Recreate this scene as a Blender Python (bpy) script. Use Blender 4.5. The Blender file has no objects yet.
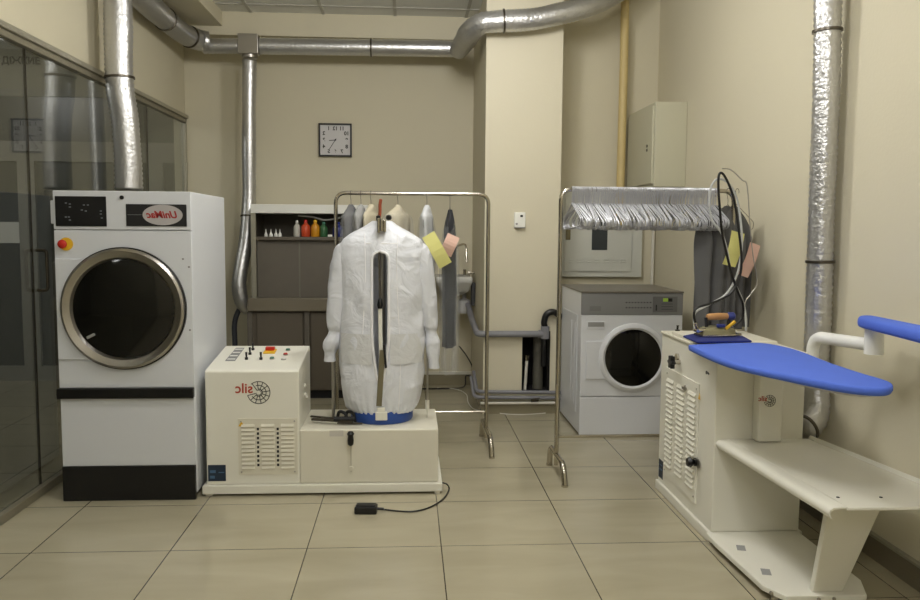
import bpy, bmesh, math, random
from mathutils import Vector, Matrix, noise
random.seed(7)
scene = bpy.context.scene
col = scene.collection
V = Vector

# ------------------------------------------------------------------ camera
FPX, PITCH, YAW, ROLL, CAMZ = 816.4, 0.08686, 0.0640, 0.00758, 1.4287
fwd = V((math.sin(YAW)*math.cos(PITCH), math.cos(YAW)*math.cos(PITCH), -math.sin(PITCH)))
rgt0 = V((math.cos(YAW), -math.sin(YAW), 0)); up0 = rgt0.cross(fwd)
rgt = math.cos(ROLL)*rgt0 + math.sin(ROLL)*up0
upv = -math.sin(ROLL)*rgt0 + math.cos(ROLL)*up0
cd = bpy.data.cameras.new('camera'); cam = bpy.data.objects.new('camera', cd); col.objects.link(cam)
m = Matrix((rgt, upv, -fwd)).transposed().to_4x4(); m.translation = V((0, 0, CAMZ))
cam.matrix_world = m
cd.sensor_width = 36; cd.lens = FPX*36/920; cd.clip_start = .05
scene.camera = cam

# ------------------------------------------------------------------ light
w = bpy.data.worlds.new('world'); scene.world = w; w.use_nodes = True
w.node_tree.nodes['Background'].inputs[0].default_value = (1, .97, .9, 1)
w.node_tree.nodes['Background'].inputs[1].default_value = .08
def area(name, loc, sx, sy, power, color=(1, .955, .86), rot=(0, 0, 0)):
    l = bpy.data.lights.new(name, 'AREA'); l.shape = 'RECTANGLE'; l.size = sx; l.size_y = sy
    l.energy = power; l.color = color
    o = bpy.data.objects.new(name, l); col.objects.link(o); o.location = loc; o.rotation_euler = rot
    return o
def globe(name, loc, power, radius=.16, color=(1, .98, .955)):
    l = bpy.data.lights.new(name, 'POINT'); l.energy = power; l.shadow_soft_size = radius; l.color = color
    o = bpy.data.objects.new(name, l); col.objects.link(o); o.location = loc
    return o
globe('unseen_lamp', (0.35, 4.6, 2.98), 62)
globe('unseen_lamp', (0.1, 3.0, 2.98), 58)
globe('unseen_lamp', (0.6, 1.2, 2.9), 60)
globe('unseen_lamp', (-0.3, -0.9, 2.9), 60)
globe('unseen_lamp', (-4.0, 5.4, 2.9), 48)  # added light with no visible source, brightens the room beyond the glass
scene.view_settings.view_transform = 'Standard'
scene.view_settings.look = 'None'
scene.view_settings.exposure = -0.30
scene.view_settings.gamma = 1.0
scene.view_settings.use_curve_mapping = False

def A(px, py, Y):
    """point of the room seen at (px,py) of the photograph on the plane at depth Y"""
    d = fwd + rgt*(px-460)/FPX - upv*(py-300)/FPX
    return V((0, 0, CAMZ)) + d*(Y/d.y)
def AZ(px, py, Z):
    d = fwd + rgt*(px-460)/FPX - upv*(py-300)/FPX
    return V((0, 0, CAMZ)) + d*((Z-CAMZ)/d.z)
def AX(px, py, X):
    d = fwd + rgt*(px-460)/FPX - upv*(py-300)/FPX
    return V((0, 0, CAMZ)) + d*(X/d.x)

# ------------------------------------------------------------------ materials
def srgb(r, g, b):
    f = lambda c: (c/255/12.92) if c/255 <= .04045 else ((c/255+.055)/1.055)**2.4
    return (f(r), f(g), f(b), 1)
MATS = {}
def mat(name, rgb, rough=.5, metal=0, bump=None, var=0, varscale=3, spec=.5, coat=0, emit=0):
    if name in MATS: return MATS[name]
    m = bpy.data.materials.new(name); m.use_nodes = True; nt = m.node_tree
    p = nt.nodes['Principled BSDF']; c = srgb(*rgb)
    p.inputs['Base Color'].default_value = c
    p.inputs['Roughness'].default_value = rough; p.inputs['Metallic'].default_value = metal
    p.inputs['Specular IOR Level'].default_value = spec
    p.inputs['Coat Weight'].default_value = coat
    if emit:
        p.inputs['Emission Color'].default_value = c; p.inputs['Emission Strength'].default_value = emit
    tc = nt.nodes.new('ShaderNodeTexCoord')
    if var:
        n = nt.nodes.new('ShaderNodeTexNoise'); n.inputs['Scale'].default_value = varscale; n.inputs['Detail'].default_value = 5
        nt.links.new(tc.outputs['Object'], n.inputs['Vector'])
        mx = nt.nodes.new('ShaderNodeMix'); mx.data_type = 'RGBA'
        mx.inputs[6].default_value = tuple(x*(1-var) for x in c[:3])+(1,)
        mx.inputs[7].default_value = tuple(min(1, x*(1+var)) for x in c[:3])+(1,)
        nt.links.new(n.outputs['Fac'], mx.inputs[0]); nt.links.new(mx.outputs[2], p.inputs['Base Color'])
    if bump:
        n = nt.nodes.new('ShaderNodeTexNoise'); n.inputs['Scale'].default_value = bump[0]; n.inputs['Detail'].default_value = 4
        nt.links.new(tc.outputs['Object'], n.inputs['Vector'])
        b = nt.nodes.new('ShaderNodeBump'); b.inputs['Strength'].default_value = bump[1]; b.inputs['Distance'].default_value = bump[2]
        nt.links.new(n.outputs['Fac'], b.inputs['Height']); nt.links.new(b.outputs[0], p.inputs['Normal'])
    MATS[name] = m
    return m
wallm = mat('wall_paint', (208, 201, 177), .75, bump=(60, .08, .01), var=.03, varscale=1.5)
pillm = mat('pillar_paint', (212, 205, 182), .6, bump=(60, .06, .01), var=.02, varscale=1.5)
white = mat('white_enamel', (214, 217, 222), .35, var=.015)
washw = mat('washer_enamel', (214, 216, 220), .35, var=.015)
ivory = mat('ivory_enamel', (230, 228, 216), .35, var=.02, varscale=5)
ivory2 = mat('worn_ivory', (220, 216, 200), .4, var=.05, varscale=9)
black = mat('black_plastic', (10, 10, 13), .35)
blackm = mat('black_matte', (20, 20, 22), .6)
steel = mat('brushed_steel', (176, 172, 165), .3, 1)
chrome = mat('chrome', (190, 184, 172), .14, 1)
darksteel = mat('dark_steel', (95, 90, 82), .35, 1)
foil = mat('aluminium_foil', (200, 200, 200), .33, .88, bump=(38, .55, .012), var=.08, varscale=20)
foil_s = mat('aluminium_pipe', (196, 196, 196), .34, .88, bump=(40, .35, .01), var=.05, varscale=12)
bluef = mat('blue_fabric', (78, 110, 212), .8, bump=(400, .1, .002), var=.04, varscale=8)
navyf = mat('navy_fabric', (22, 36, 110), .8)
bluep = mat('blue_plastic', (38, 74, 150), .45, var=.05)
red = mat('red_plastic', (190, 38, 24), .4)
redtxt = mat('red_print', (160, 40, 38), .6)
orangetxt = mat('rust_print', (176, 70, 46), .6)
yellow = mat('yellow_plastic', (226, 180, 40), .45)
green = mat('green_button', (52, 108, 92), .4)
inkm = mat('black_print', (60, 60, 54), .6)
navys = mat('navy_sticker', (24, 42, 62), .5)
grayp = mat('grey_control_panel', (128, 128, 128), .45, var=.03)
graypipe = mat('grey_pvc', (128, 128, 134), .4)
cream_pipe = mat('yellow_pipe_paint', (205, 184, 128), .5)
panelm = mat('panel_enamel', (200, 201, 192), .45)
boxm = mat('wall_box_enamel', (190, 187, 164), .5)
wood = mat('handle_wood', (180, 134, 84), .5, var=.1, varscale=30)
darkcab = mat('cabinet_laminate', (104, 98, 88), .5, var=.08, varscale=14)
darkcab2 = mat('cabinet_lower_laminate', (98, 90, 78), .55, var=.06, varscale=10)
alu = mat('anodised_frame', (176, 172, 156), .4, .6)
whitep = mat('white_sheet_metal', (236, 236, 230), .4)
pvcw = mat('white_pipe', (215, 212, 200), .4)
tiletrim = mat('skirting_tile', (138, 130, 106), .25, var=.08, varscale=4)
skirtd = mat('dark_skirting', (122, 114, 96), .3, var=.06, varscale=4)
glassd = mat('door_glass', (9, 9, 9), .07, spec=.6)
drumm = mat('drum_dark', (40, 40, 38), .3, .7)
paperY = mat('yellow_paper', (214, 210, 132), .8)
paperP = mat('pink_paper', (212, 176, 160), .8)
greycl = mat('grey_wool', (96, 96, 97), .9, bump=(300, .15, .003), var=.08, varscale=10)
darkcl = mat('charcoal_wool', (38, 40, 46), .9, var=.08, varscale=10)
creamcl = mat('cream_cloth', (188, 180, 158), .9, var=.06, varscale=20)
lightgrey = mat('pale_grey_cloth', (150, 150, 148), .9, var=.06, varscale=16)
hangm = mat('galvanised_wire', (186, 187, 192), .38, .4)
creamhose = mat('pale_hose', (190, 192, 190), .5)
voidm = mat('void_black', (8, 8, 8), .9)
ceilm = mat('ceiling_tile', (228, 228, 222), .9, bump=(120, .3, .01))
ceilg = mat('ceiling_grid_metal', (185, 183, 174), .6)
neigh = mat('other_room_wall', (158, 156, 142), .8)
neighframe = mat('other_room_frame', (150, 148, 140), .6)
neighglass = mat('other_room_glass', (74, 76, 72), .3)

def floor_material():
    m = bpy.data.materials.new('porcelain_tile'); m.use_nodes = True; nt = m.node_tree; L = nt.links.new
    p = nt.nodes['Principled BSDF']
    tc = nt.nodes.new('ShaderNodeTexCoord'); mp = nt.nodes.new('ShaderNodeMapping')
    mp.inputs['Location'].default_value = (0.4474, -3.5771, 0)
    L(tc.outputs['Object'], mp.inputs['Vector'])
    br = nt.nodes.new('ShaderNodeTexBrick'); br.offset = 0; br.squash = 1
    br.inputs['Scale'].default_value = 1; br.inputs['Brick Width'].default_value = .6; br.inputs['Row Height'].default_value = .6
    br.inputs['Mortar Size'].default_value = .0026; br.inputs['Mortar Smooth'].default_value = .1
    br.inputs['Color1'].default_value = (.96, .96, .96, 1); br.inputs['Color2'].default_value = (1, 1, 1, 1)
    L(mp.outputs[0], br.inputs['Vector'])
    n = nt.nodes.new('ShaderNodeTexNoise'); n.inputs['Scale'].default_value = 1.6; n.inputs['Detail'].default_value = 8; n.inputs['Distortion'].default_value = .6
    mp2 = nt.nodes.new('ShaderNodeMapping'); mp2.inputs['Scale'].default_value = (1, 3.5, 1)
    L(tc.outputs['Object'], mp2.inputs['Vector']); L(mp2.outputs[0], n.inputs['Vector'])
    mx = nt.nodes.new('ShaderNodeMix'); mx.data_type = 'RGBA'
    mx.inputs[6].default_value = srgb(154, 147, 123); mx.inputs[7].default_value = srgb(186, 178, 154)
    L(n.outputs['Fac'], mx.inputs[0])
    mu = nt.nodes.new('ShaderNodeMix'); mu.data_type = 'RGBA'; mu.blend_type = 'MULTIPLY'; mu.inputs[0].default_value = 1
    L(mx.outputs[2], mu.inputs[6]); L(br.outputs['Color'], mu.inputs[7])
    mg = nt.nodes.new('ShaderNodeMix'); mg.data_type = 'RGBA'
    L(br.outputs['Fac'], mg.inputs[0]); L(mu.outputs[2], mg.inputs[6]); mg.inputs[7].default_value = srgb(72, 62, 44)
    L(mg.outputs[2], p.inputs['Base Color'])
    p.inputs['Roughness'].default_value = .16; p.inputs['Specular IOR Level'].default_value = .5
    return m
def glass_material(name, tint, trans, base=.0, rough=0.0):
    """clear sheet: transparent with a Fresnel mirror on top"""
    m = bpy.data.materials.new(name); m.use_nodes = True; nt = m.node_tree; L = nt.links.new
    for n in list(nt.nodes): nt.nodes.remove(n)
    o = nt.nodes.new('ShaderNodeOutputMaterial'); t = nt.nodes.new('ShaderNodeBsdfTransparent'); t.inputs[0].default_value = tint
    g = nt.nodes.new('ShaderNodeBsdfGlossy'); g.inputs['Roughness'].default_value = rough; g.inputs[0].default_value = (.9, .92, .9, 1)
    lw = nt.nodes.new('ShaderNodeLayerWeight'); lw.inputs['Blend'].default_value = .5
    f = nt.nodes.new('ShaderNodeMath'); f.operation = 'POWER'; f.inputs[1].default_value = 5
    L(lw.outputs['Facing'], f.inputs[0])
    ad = nt.nodes.new('ShaderNodeMath'); ad.operation = 'MULTIPLY_ADD'; ad.use_clamp = True
    ad.inputs[1].default_value = .96; ad.inputs[2].default_value = .04+base
    mx = nt.nodes.new('ShaderNodeMixShader')
    L(f.outputs[0], ad.inputs[0]); L(ad.outputs[0], mx.inputs[0]); L(t.outputs[0], mx.inputs[1]); L(g.outputs[0], mx.inputs[2])
    L(mx.outputs[0], o.inputs[0])
    return m
def film_material(name, colr, diff, transp, bump=0.4, scale=14):
    """thin nylon or plastic film"""
    m = bpy.data.materials.new(name); m.use_nodes = True; nt = m.node_tree; L = nt.links.new
    for n in list(nt.nodes): nt.nodes.remove(n)
    o = nt.nodes.new('ShaderNodeOutputMaterial')
    d = nt.nodes.new('ShaderNodeBsdfPrincipled'); d.inputs['Base Color'].default_value = colr; d.inputs['Roughness'].default_value = .38
    tr = nt.nodes.new('ShaderNodeBsdfTranslucent'); tr.inputs[0].default_value = colr
    t = nt.nodes.new('ShaderNodeBsdfTransparent')
    m1 = nt.nodes.new('ShaderNodeMixShader'); m1.inputs[0].default_value = 1-diff
    m2 = nt.nodes.new('ShaderNodeMixShader'); m2.inputs[0].default_value = transp
    tc = nt.nodes.new('ShaderNodeTexCoord'); n = nt.nodes.new('ShaderNodeTexNoise'); n.inputs['Scale'].default_value = scale; n.inputs['Detail'].default_value = 3
    n.inputs['Distortion'].default_value = 1.2
    b = nt.nodes.new('ShaderNodeBump'); b.inputs['Strength'].default_value = bump; b.inputs['Distance'].default_value = .03
    L(tc.outputs['Object'], n.inputs['Vector']); L(n.outputs['Fac'], b.inputs['Height']); L(b.outputs[0], d.inputs['Normal'])
    L(d.outputs[0], m1.inputs[1]); L(tr.outputs[0], m1.inputs[2]); L(m1.outputs[0], m2.inputs[1]); L(t.outputs[0], m2.inputs[2])
    L(m2.outputs[0], o.inputs[0])
    return m
floorm = floor_material()
wallglass = glass_material('partition_glass', (.78, .79, .78, 1), 1, .02)
nylon = film_material('white_nylon', (.76, .78, .83, 1), .93, .015, .6, 8)
film = film_material('clear_garment_film', (.80, .82, .83, 1), .85, .89, .6, 25)

# ------------------------------------------------------------------ mesh builder
class MB:
    def __init__(s): s.v = []; s.f = []
    def add(s, vs, fs):
        n = len(s.v); s.v += [V(a) for a in vs]; s.f += [tuple(i+n for i in f) for f in fs]; return s
    def box(s, x0, x1, y0, y1, z0, z1):
        return s.add([(x0,y0,z0),(x1,y0,z0),(x1,y1,z0),(x0,y1,z0),(x0,y0,z1),(x1,y0,z1),(x1,y1,z1),(x0,y1,z1)],
                     [(0,3,2,1),(4,5,6,7),(0,1,5,4),(1,2,6,5),(2,3,7,6),(3,0,4,7)])
    def obox(s, c, u, v, n, hu, hv, hn):
        c = V(c); u = V(u).normalized()*hu; v = V(v).normalized()*hv; n = V(n).normalized()*hn
        P = [c+a*u+b*v+d*n for d in (-1, 1) for a, b in ((-1,-1),(1,-1),(1,1),(-1,1))]
        return s.add(P, [(0,3,2,1),(4,5,6,7),(0,1,5,4),(1,2,6,5),(2,3,7,6),(3,0,4,7)])
    def prism(s, poly, d):
        n = len(poly); d = V(d); a = [V(p) for p in poly]
        fs = [tuple(reversed(range(n))), tuple(range(n, 2*n))]
        fs += [(i, (i+1) % n, (i+1) % n+n, i+n) for i in range(n)]
        return s.add(a+[p+d for p in a], fs)
    def rings(s, rings, cap=True, closed=True):
        n = len(rings[0]); vs = [p for r in rings for p in r]; fs = []
        for k in range(len(rings)-1):
            for i in range(n if closed else n-1):
                j = (i+1) % n
                fs.append((k*n+i, k*n+j, (k+1)*n+j, (k+1)*n+i))
        if cap: fs += [tuple(reversed(range(n))), tuple((len(rings)-1)*n+i for i in range(n))]
        return s.add(vs, fs)
    def tube(s, pts, r, seg=10, cap=True, prof=None):
        pts = [V(p) for p in pts]; R = []
        t0 = (pts[1]-pts[0]).normalized(); nrm = t0.orthogonal().normalized()
        for i, p in enumerate(pts):
            a = pts[max(0, i-1)]; b = pts[min(len(pts)-1, i+1)]; t = (b-a)
            t = t.normalized() if t.length > 1e-9 else t0
            nrm = (nrm - t*nrm.dot(t)).normalized(); bn = t.cross(nrm)
            rr = r[i] if isinstance(r, (list, tuple)) else r
            R.append([p+nrm*(rr*math.cos(2*math.pi*k/seg))+bn*(rr*math.sin(2*math.pi*k/seg)) for k in range(seg)])
        return s.rings(R, cap)
    def cyl(s, a, b, r, seg=20, r2=None):
        a = V(a); b = V(b)
        return s.tube([a, b], [r, r if r2 is None else r2], seg)
    def lathe(s, c, prof, axis=(0,0,1), seg=32, sx=1, cap=True):
        """prof: list of (radius, height along axis)"""
        ax = V(axis).normalized(); u = ax.orthogonal().normalized()
        if abs(ax.z) > .9: u = V((1,0,0))
        v = ax.cross(u); c = V(c)
        return s.rings([[c+ax*h+u*(r*sx*math.cos(2*math.pi*k/seg))+v*(r*math.sin(2*math.pi*k/seg)) for k in range(seg)] for r, h in prof], cap)
    def build(s, name, material, parent=None, smooth=False, bevel=0, seg=2, recalc=True, sharp=40):
        me = bpy.data.meshes.new(name)
        off = parent['_o'] if parent is not None and '_o' in parent.keys() else (0, 0, 0)
        off = V(off)
        me.from_pydata([tuple(p-off) for p in s.v], [], s.f)
        bm = bmesh.new(); bm.from_mesh(me)
        if recalc: bmesh.ops.recalc_face_normals(bm, faces=bm.faces)
        bm.to_mesh(me); bm.free()
        if smooth:
            me.shade_smooth(); me.set_sharp_from_angle(angle=math.radians(sharp))
        me.materials.append(material)
        o = bpy.data.objects.new(name, me); col.objects.link(o)
        if parent is not None:
            o.parent = parent; o['_o'] = tuple(off)
        if bevel:
            b = o.modifiers.new('bevel', 'BEVEL'); b.width = bevel; b.segments = seg; b.limit_method = 'ANGLE'; b.angle_limit = math.radians(30)
            b.harden_normals = False
        return o
def centre_origin(o):
    """put a single-mesh thing's origin at its base"""
    me = o.data; xs = [v.co for v in me.vertices]
    c = V((sum(v.x for v in xs)/len(xs), sum(v.y for v in xs)/len(xs), min(v.z for v in xs)))
    for v in me.vertices: v.co -= c
    o.location = c
    return o
def tag(o, label=None, cat=None, group=None, kind=None):
    if label: o['label'] = label
    if cat: o['category'] = cat
    if group: o['group'] = group
    if kind: o['kind'] = kind
    return o
def thing(name, loc, label, cat, group=None):
    o = bpy.data.objects.new(name, None); col.objects.link(o); o.location = loc; o.empty_display_size = .05
    o['_o'] = tuple(loc)
    return tag(o, label, cat, group)
def single(mb, name, material, label, cat, group=None, **k):
    return tag(centre_origin(mb.build(name, material, **k)), label, cat, group)
def struct(mb, name, material, parent=None, **k):
    o = mb.build(name, material, parent, **k)
    if parent is None: o['kind'] = 'structure'
    return o
def spline(pts, n=8):
    pts = [V(p) for p in pts]; out = []
    P = [pts[0]*2-pts[1]]+pts+[pts[-1]*2-pts[-2]]
    for i in range(1, len(P)-2):
        for k in range(n):
            t = k/n; a, b, c, d = P[i-1], P[i], P[i+1], P[i+2]
            out.append(.5*((2*b)+(c-a)*t+(2*a-5*b+4*c-d)*t*t+(3*b-a-3*c+d)*t**3))
    out.append(pts[-1]); return out
def fillet(pts, r, n=6):
    pts = [V(p) for p in pts]; out = [pts[0]]
    for i in range(1, len(pts)-1):
        a, b, c = pts[i-1], pts[i], pts[i+1]
        u = (a-b); v = (c-b); q = min(r, u.length*.49, v.length*.49)
        p0 = b+u.normalized()*q; p1 = b+v.normalized()*q
        for k in range(n+1):
            t = k/n; out.append((1-t)**2*p0+2*t*(1-t)*b+t*t*p1)
    out.append(pts[-1]); return out
def resample(pts, step):
    out = [pts[0]]; acc = 0
    for a, b in zip(pts, pts[1:]):
        L = (b-a).length; d = step-acc
        while d <= L:
            out.append(a+(b-a)*(d/L)); d += step
        acc = (acc+L) % step
    return out
def text_mb(txt, origin, u, v, size, bold=.0, shear=0., mirror=True, center=True, depth=.0006):
    cu = bpy.data.curves.new('t', 'FONT'); cu.body = txt; cu.size = size; cu.offset = bold; cu.shear = shear
    if center: cu.align_x = 'CENTER'; cu.align_y = 'CENTER'
    cu.extrude = depth
    o = bpy.data.objects.new('t', cu); col.objects.link(o)
    bpy.context.view_layer.update()
    me = bpy.data.meshes.new_from_object(o.evaluated_get(bpy.context.evaluated_depsgraph_get()))
    u = V(u).normalized(); v = V(v).normalized(); n = u.cross(v); s = -1 if mirror else 1
    mb = MB(); origin = V(origin)
    mb.add([origin+u*(s*p.co.x)+v*p.co.y+n*p.co.z for p in me.vertices], [tuple(f.vertices) for f in me.polygons])
    bpy.data.objects.remove(o); bpy.data.curves.remove(cu); bpy.data.meshes.remove(me)
    return mb

# ------------------------------------------------------------------ room shell
XL, XR, YB, YBR, CZ, SZ = -1.95, 2.05, 7.40, 6.73, 3.22, 3.03
struct(MB().box(-5.6, XR+.25, -2.6, 8.2, -.1, 0), 'floor', floorm)
b = MB()
b.box(XL-.1, 1.16, YB, YB+.15, 0, 3.6)
struct(b, 'wall_back', wallm)
struct(MB().box(1.16, XR+.2, YBR, YB, 0, 3.6), 'wall_back_right', wallm)
struct(MB().box(XR, XR+.2, -2.6, YBR, 0, 3.6), 'wall_right', wallm)
struct(MB().box(-5.6, XR+.2, -2.75, -2.6, 0, 3.6), 'wall_front', wallm)
struct(MB().box(XL-.12, XL, -2.6, YB, 2.37, 3.6), 'wall_left', wallm)
# pillar with a pipe niche at its foot
PX0, PX1, PY0 = .582, 1.162, 6.22
NX0, NX1, NZ0, NZ1 = A(522, 360, PY0).x, A(550, 360, PY0).x, A(535, 392, PY0).z, A(535, 331, PY0).z
b = MB()
b.box(PX0, NX0, PY0, YB, 0, 3.6).box(NX1, PX1, PY0, YB, 0, 3.6)
b.box(NX0, NX1, PY0, YB, NZ1, 3.6).box(NX0, NX1, PY0, YB, 0, NZ0).box(NX0, NX1, PY0+.3, YB, NZ0, NZ1)
struct(b, 'wall_pillar', pillm)
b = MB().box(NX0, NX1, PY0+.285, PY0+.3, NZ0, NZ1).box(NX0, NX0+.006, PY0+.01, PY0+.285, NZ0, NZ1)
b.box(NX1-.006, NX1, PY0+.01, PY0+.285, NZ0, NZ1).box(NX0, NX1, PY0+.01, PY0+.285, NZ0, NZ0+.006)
struct(b, 'niche_shade_lining', voidm)  # black lining puts the shade inside the niche into its colour
# ceiling: suspended tiles with grid, soffit beams
ceil = struct(MB().box(-1.55, .9, -2.6, 7.1, CZ, CZ+.05), 'ceiling', ceilm)
g = MB()
xs = [A(323.5, 13, 7.1).x+.6*k for k in range(-2, 5)]
for x in xs:
    if -1.55 < x < .9: g.box(x-.012, x+.012, -2.6, 7.1, CZ-.006, CZ+.001)
y = 6.85
while y > -2.6:
    g.box(-1.55, .9, y-.012, y+.012, CZ-.005, CZ+.001); y -= .6
g.build('ceiling_grid', ceilg, ceil)
struct(MB().box(XL, PX0, 7.1, YB, SZ, 3.6), 'wall_beam_back', wallm)
struct(MB().box(XL, -1.55, -2.6, 7.1, 3.10, 3.6), 'wall_beam_left', wallm)
struct(MB().box(.9, XR, -2.6, YBR, 3.55, 3.6), 'ceiling_right', ceilm)
struct(MB().box(.88, .9, -2.6, PY0, CZ, 3.56), 'trim_2', wallm)
struct(MB().box(-5.6, XL-.12, -2.6, 8.2, 3.3, 3.4), 'ceiling_other_room', ceilm)
# skirting
struct(MB().box(XL+.02, PX0, YB-.015, YB, 0, .1), 'baseboard_back', tiletrim)
struct(MB().box(-.2, PX0, YB-.022, YB, .1, .125), 'trim_3', pvcw)
struct(MB().box(PX0-.012, PX1, PY0-.012, PY0, 0, .1).box(PX0-.012, PX0, PY0, YB-.02, 0, .1), 'baseboard_pillar', tiletrim)
struct(MB().box(XR-.014, XR, -2.6, YBR, 0, .1), 'baseboard_right', skirtd)
struct(MB().box(XR-.022, XR, -2.6, YBR, .1, .112), 'trim_4', alu)
# glass partition on the left
gl = thing('window_1', (XL, 3, 0), None, None); gl['kind'] = 'structure'
edges = [-2.5, .4, 2.3, AX(36, 300, XL).y, AX(148, 120, XL).y, YB-.03]
for a, b_ in zip(edges, edges[1:]):
    MB().box(XL-.018, XL-.008, a+.003, b_-.003, .05, 2.33).build('glass_pane', wallglass, gl)
MB().box(XL-.03, XL+.012, -2.6, YB, 2.335, 2.37).build('head_rail', mat('rail_taupe', (132, 126, 108), .45, .2), gl, bevel=.004)
MB().box(XL-.03, XL+.03, -2.6, YB, 2.37, 2.40).build('head_rail', alu, gl, bevel=.004)
MB().box(XL-.03, XL+.015, -2.6, YB, 0, .045).build('sill_rail', MATS['rail_taupe'], gl, bevel=.004)
MB().box(XL-.03, XL+.012, YB-.03, YB, .05, 2.33).build('end_post', alu, gl)
for y in edges[1:-1]:
    MB().box(XL-.02, XL-.006, y-.002, y+.002, .05, 2.33).build('joint_strip', darksteel, gl)
hy = AX(41, 270, XL).y; hz0, hz1 = AX(41, 290, XL).z, AX(41, 250, XL).z
MB().tube(fillet([(XL-.008, hy-.03, hz0), (XL+.045, hy-.03, hz0), (XL+.045, hy-.03, hz1), (XL-.008, hy-.03, hz1)], .02), .009, 10).build('door_handle', darksteel, gl, smooth=True)
# the room beyond the glass
YN = 7.75
struct(MB().box(-5.6, XL-.12, YN, YN+.15, 0, 3.4), 'wall_other_room', neigh)
struct(MB().box(-5.75, -5.6, -2.6, YN+.15, 0, 3.4), 'wall_other_side', neigh)
d = thing('door_1', (-3.8, YN, 0), None, None); d['kind'] = 'structure'
def np_(px, py): q = A(px, py, YN-.05); return q.x, q.z
zt1, zt0 = np_(20, 141)[1], np_(20, 161)[1]; zb1, zb0 = np_(20, 366)[1], .0
xr = XL-.14
MB().box(-5.55, xr, YN-.06, YN, zt0, zt1).box(-5.55, xr, YN-.06, YN, zb0, zb1).build('door_frame', neighframe, d)
for a, c in ((21, 38), (150, 165)):
    x0, x1 = np_(a, 250)[0], np_(c, 250)[0]
    if x1 < xr: MB().box(x0, x1, YN-.07, YN, zb1, zt0).build('door_stile', neighframe, d)
x0 = np_(-60, 250)[0]
MB().box(x0, x0+.15, YN-.07, YN, zb1, zt0).build('door_stile', neighframe, d)
MB().box(-5.55, xr, YN-.03, YN-.015, zb1, zt0).build('door_glass', neighglass, d)
MB().box(x0+.15, np_(21, 230)[0], YN-.05, YN-.03, np_(10, 243)[1], np_(10, 222)[1]).build('push_panel', whitep, d)
MB().box(-5.55, xr, YN-.03, YN, np_(10, 92)[1]-.03, np_(10, 92)[1]+.03).build('transom_rail', neighframe, d)
MB().box(-5.55, xr, YN-.012, YN, zt1, np_(10, 92)[1]-.03).build('transom_glass', neighglass, d)
q = A(21, 61, YN-.02)
tm = text_mb('ДIЖКИЕ', q, (1,0,0), (0,0,1), .085, bold=.003, mirror=False)
single(tm, 'wall_lettering', inkm, 'dark lettering high on the wall beyond the glass partition', 'sign')

# ------------------------------------------------------------------ ducts
def duct(name, pts, r, label, material=foil, clamps=(), amp=.0030, step=.015, wob=.004, n=10, cat='duct', group=None, straight=False):
    pts = [V(p) for p in pts]
    sp = resample(pts if straight else spline(pts, n), step)
    rr = []; P = []
    for i, p in enumerate(sp):
        rr.append(r+(amp if i % 2 else -amp)+wob*noise.noise(p*3.1))
        P.append(p)
    root = thing(name, P[0] if P[0].z < P[-1].z else P[-1], label, cat, group)
    MB().tube(P, rr, 24).build('duct_sleeve', material, root, smooth=True, sharp=80)
    for c in clamps:
        i = max(1, min(len(P)-2, int(c*(len(P)-1)))); t = (P[i+1]-P[i-1]).normalized()
        MB().tube([P[i]-t*.008, P[i]-t*.006, P[i]+t*.006, P[i]+t*.008], [r, r+.008, r+.008, r], 24).build('hose_clamp', darksteel, root, smooth=True)
    return root
DY = 5.27
duct('flexible_duct', [A(129, 190, DY), A(128, 160, DY), A(125, 120, DY), A(121, 95, DY), A(119, 70, DY), A(118.5, 40, DY), A(118, 10, DY), A(117, -30, DY), A(117, -60, DY)],
     .083, 'silver foil duct rising from the tall tumble dryer beside the glass wall', clamps=(.46,), wob=.008, material=foil_s)
duct('flexible_duct', [(-1.82, 4.6, 3.0), (-1.82, 5.6, 2.99), (-1.82, 6.3, 2.98), (-1.80, 6.8, 2.97), V((-1.74, 7.0, 2.965)), V((-1.66, 7.06, 2.96))],
     .082, 'silver foil duct running along the left wall into the back corner', clamps=(.72, .93), material=foil_s)
ty = 7.06
tee = thing('duct_tee', A(249, 46, ty), 'square metal junction box on the back wall duct run', 'duct fitting')
c = A(249.5, 46, ty)
MB().box(c.x-.082, c.x+.082, ty-.08, ty+.03, c.z-.075, c.z+.085).build('junction_box', steel, tee, bevel=.004)
MB().cyl((c.x, ty, c.z-.075), (c.x, ty, c.z-.1), .066).build('spigot', steel, tee, smooth=True)
duct('rigid_duct', [A(203, 46, ty), A(240, 46, ty)], .062, 'short duct piece between the back left corner and the square junction box', material=foil_s, wob=0, n=20)
duct('rigid_duct', [A(259, 46, ty), A(330, 47, ty), A(400, 48, ty), A(456, 49, ty)], .068, 'long horizontal duct above the wall clock', clamps=(.57,), wob=.001, material=foil_s)
duct('flexible_duct', [A(459, 50, 6.98), A(464, 42, 6.6), A(470, 33, 6.25), A(480, 24, 6.12), A(495, 21.5, 6.09), A(530, 19.5, 6.08), A(556, 14.5, 6.08), A(585, 7, 6.12), A(615, -6, 6.3), A(640, -24, 6.45)],
     .079, 'crumpled foil duct bending across the top of the pillar', clamps=(.45,), wob=.012)
duct('flexible_duct', [A(249.5, 60, ty), A(249, 100, ty), A(249, 150, ty), A(249, 200, 7.05), A(246, 240, 6.98), A(241.5, 265, 6.93), A(239, 285, 6.9), A(242, 302, 6.9), A(249, 309, 6.93)],
     .058, 'narrow foil duct dropping down the wall left of the shelf cabinet', clamps=(.62,), wob=.004, material=foil_s)
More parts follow.
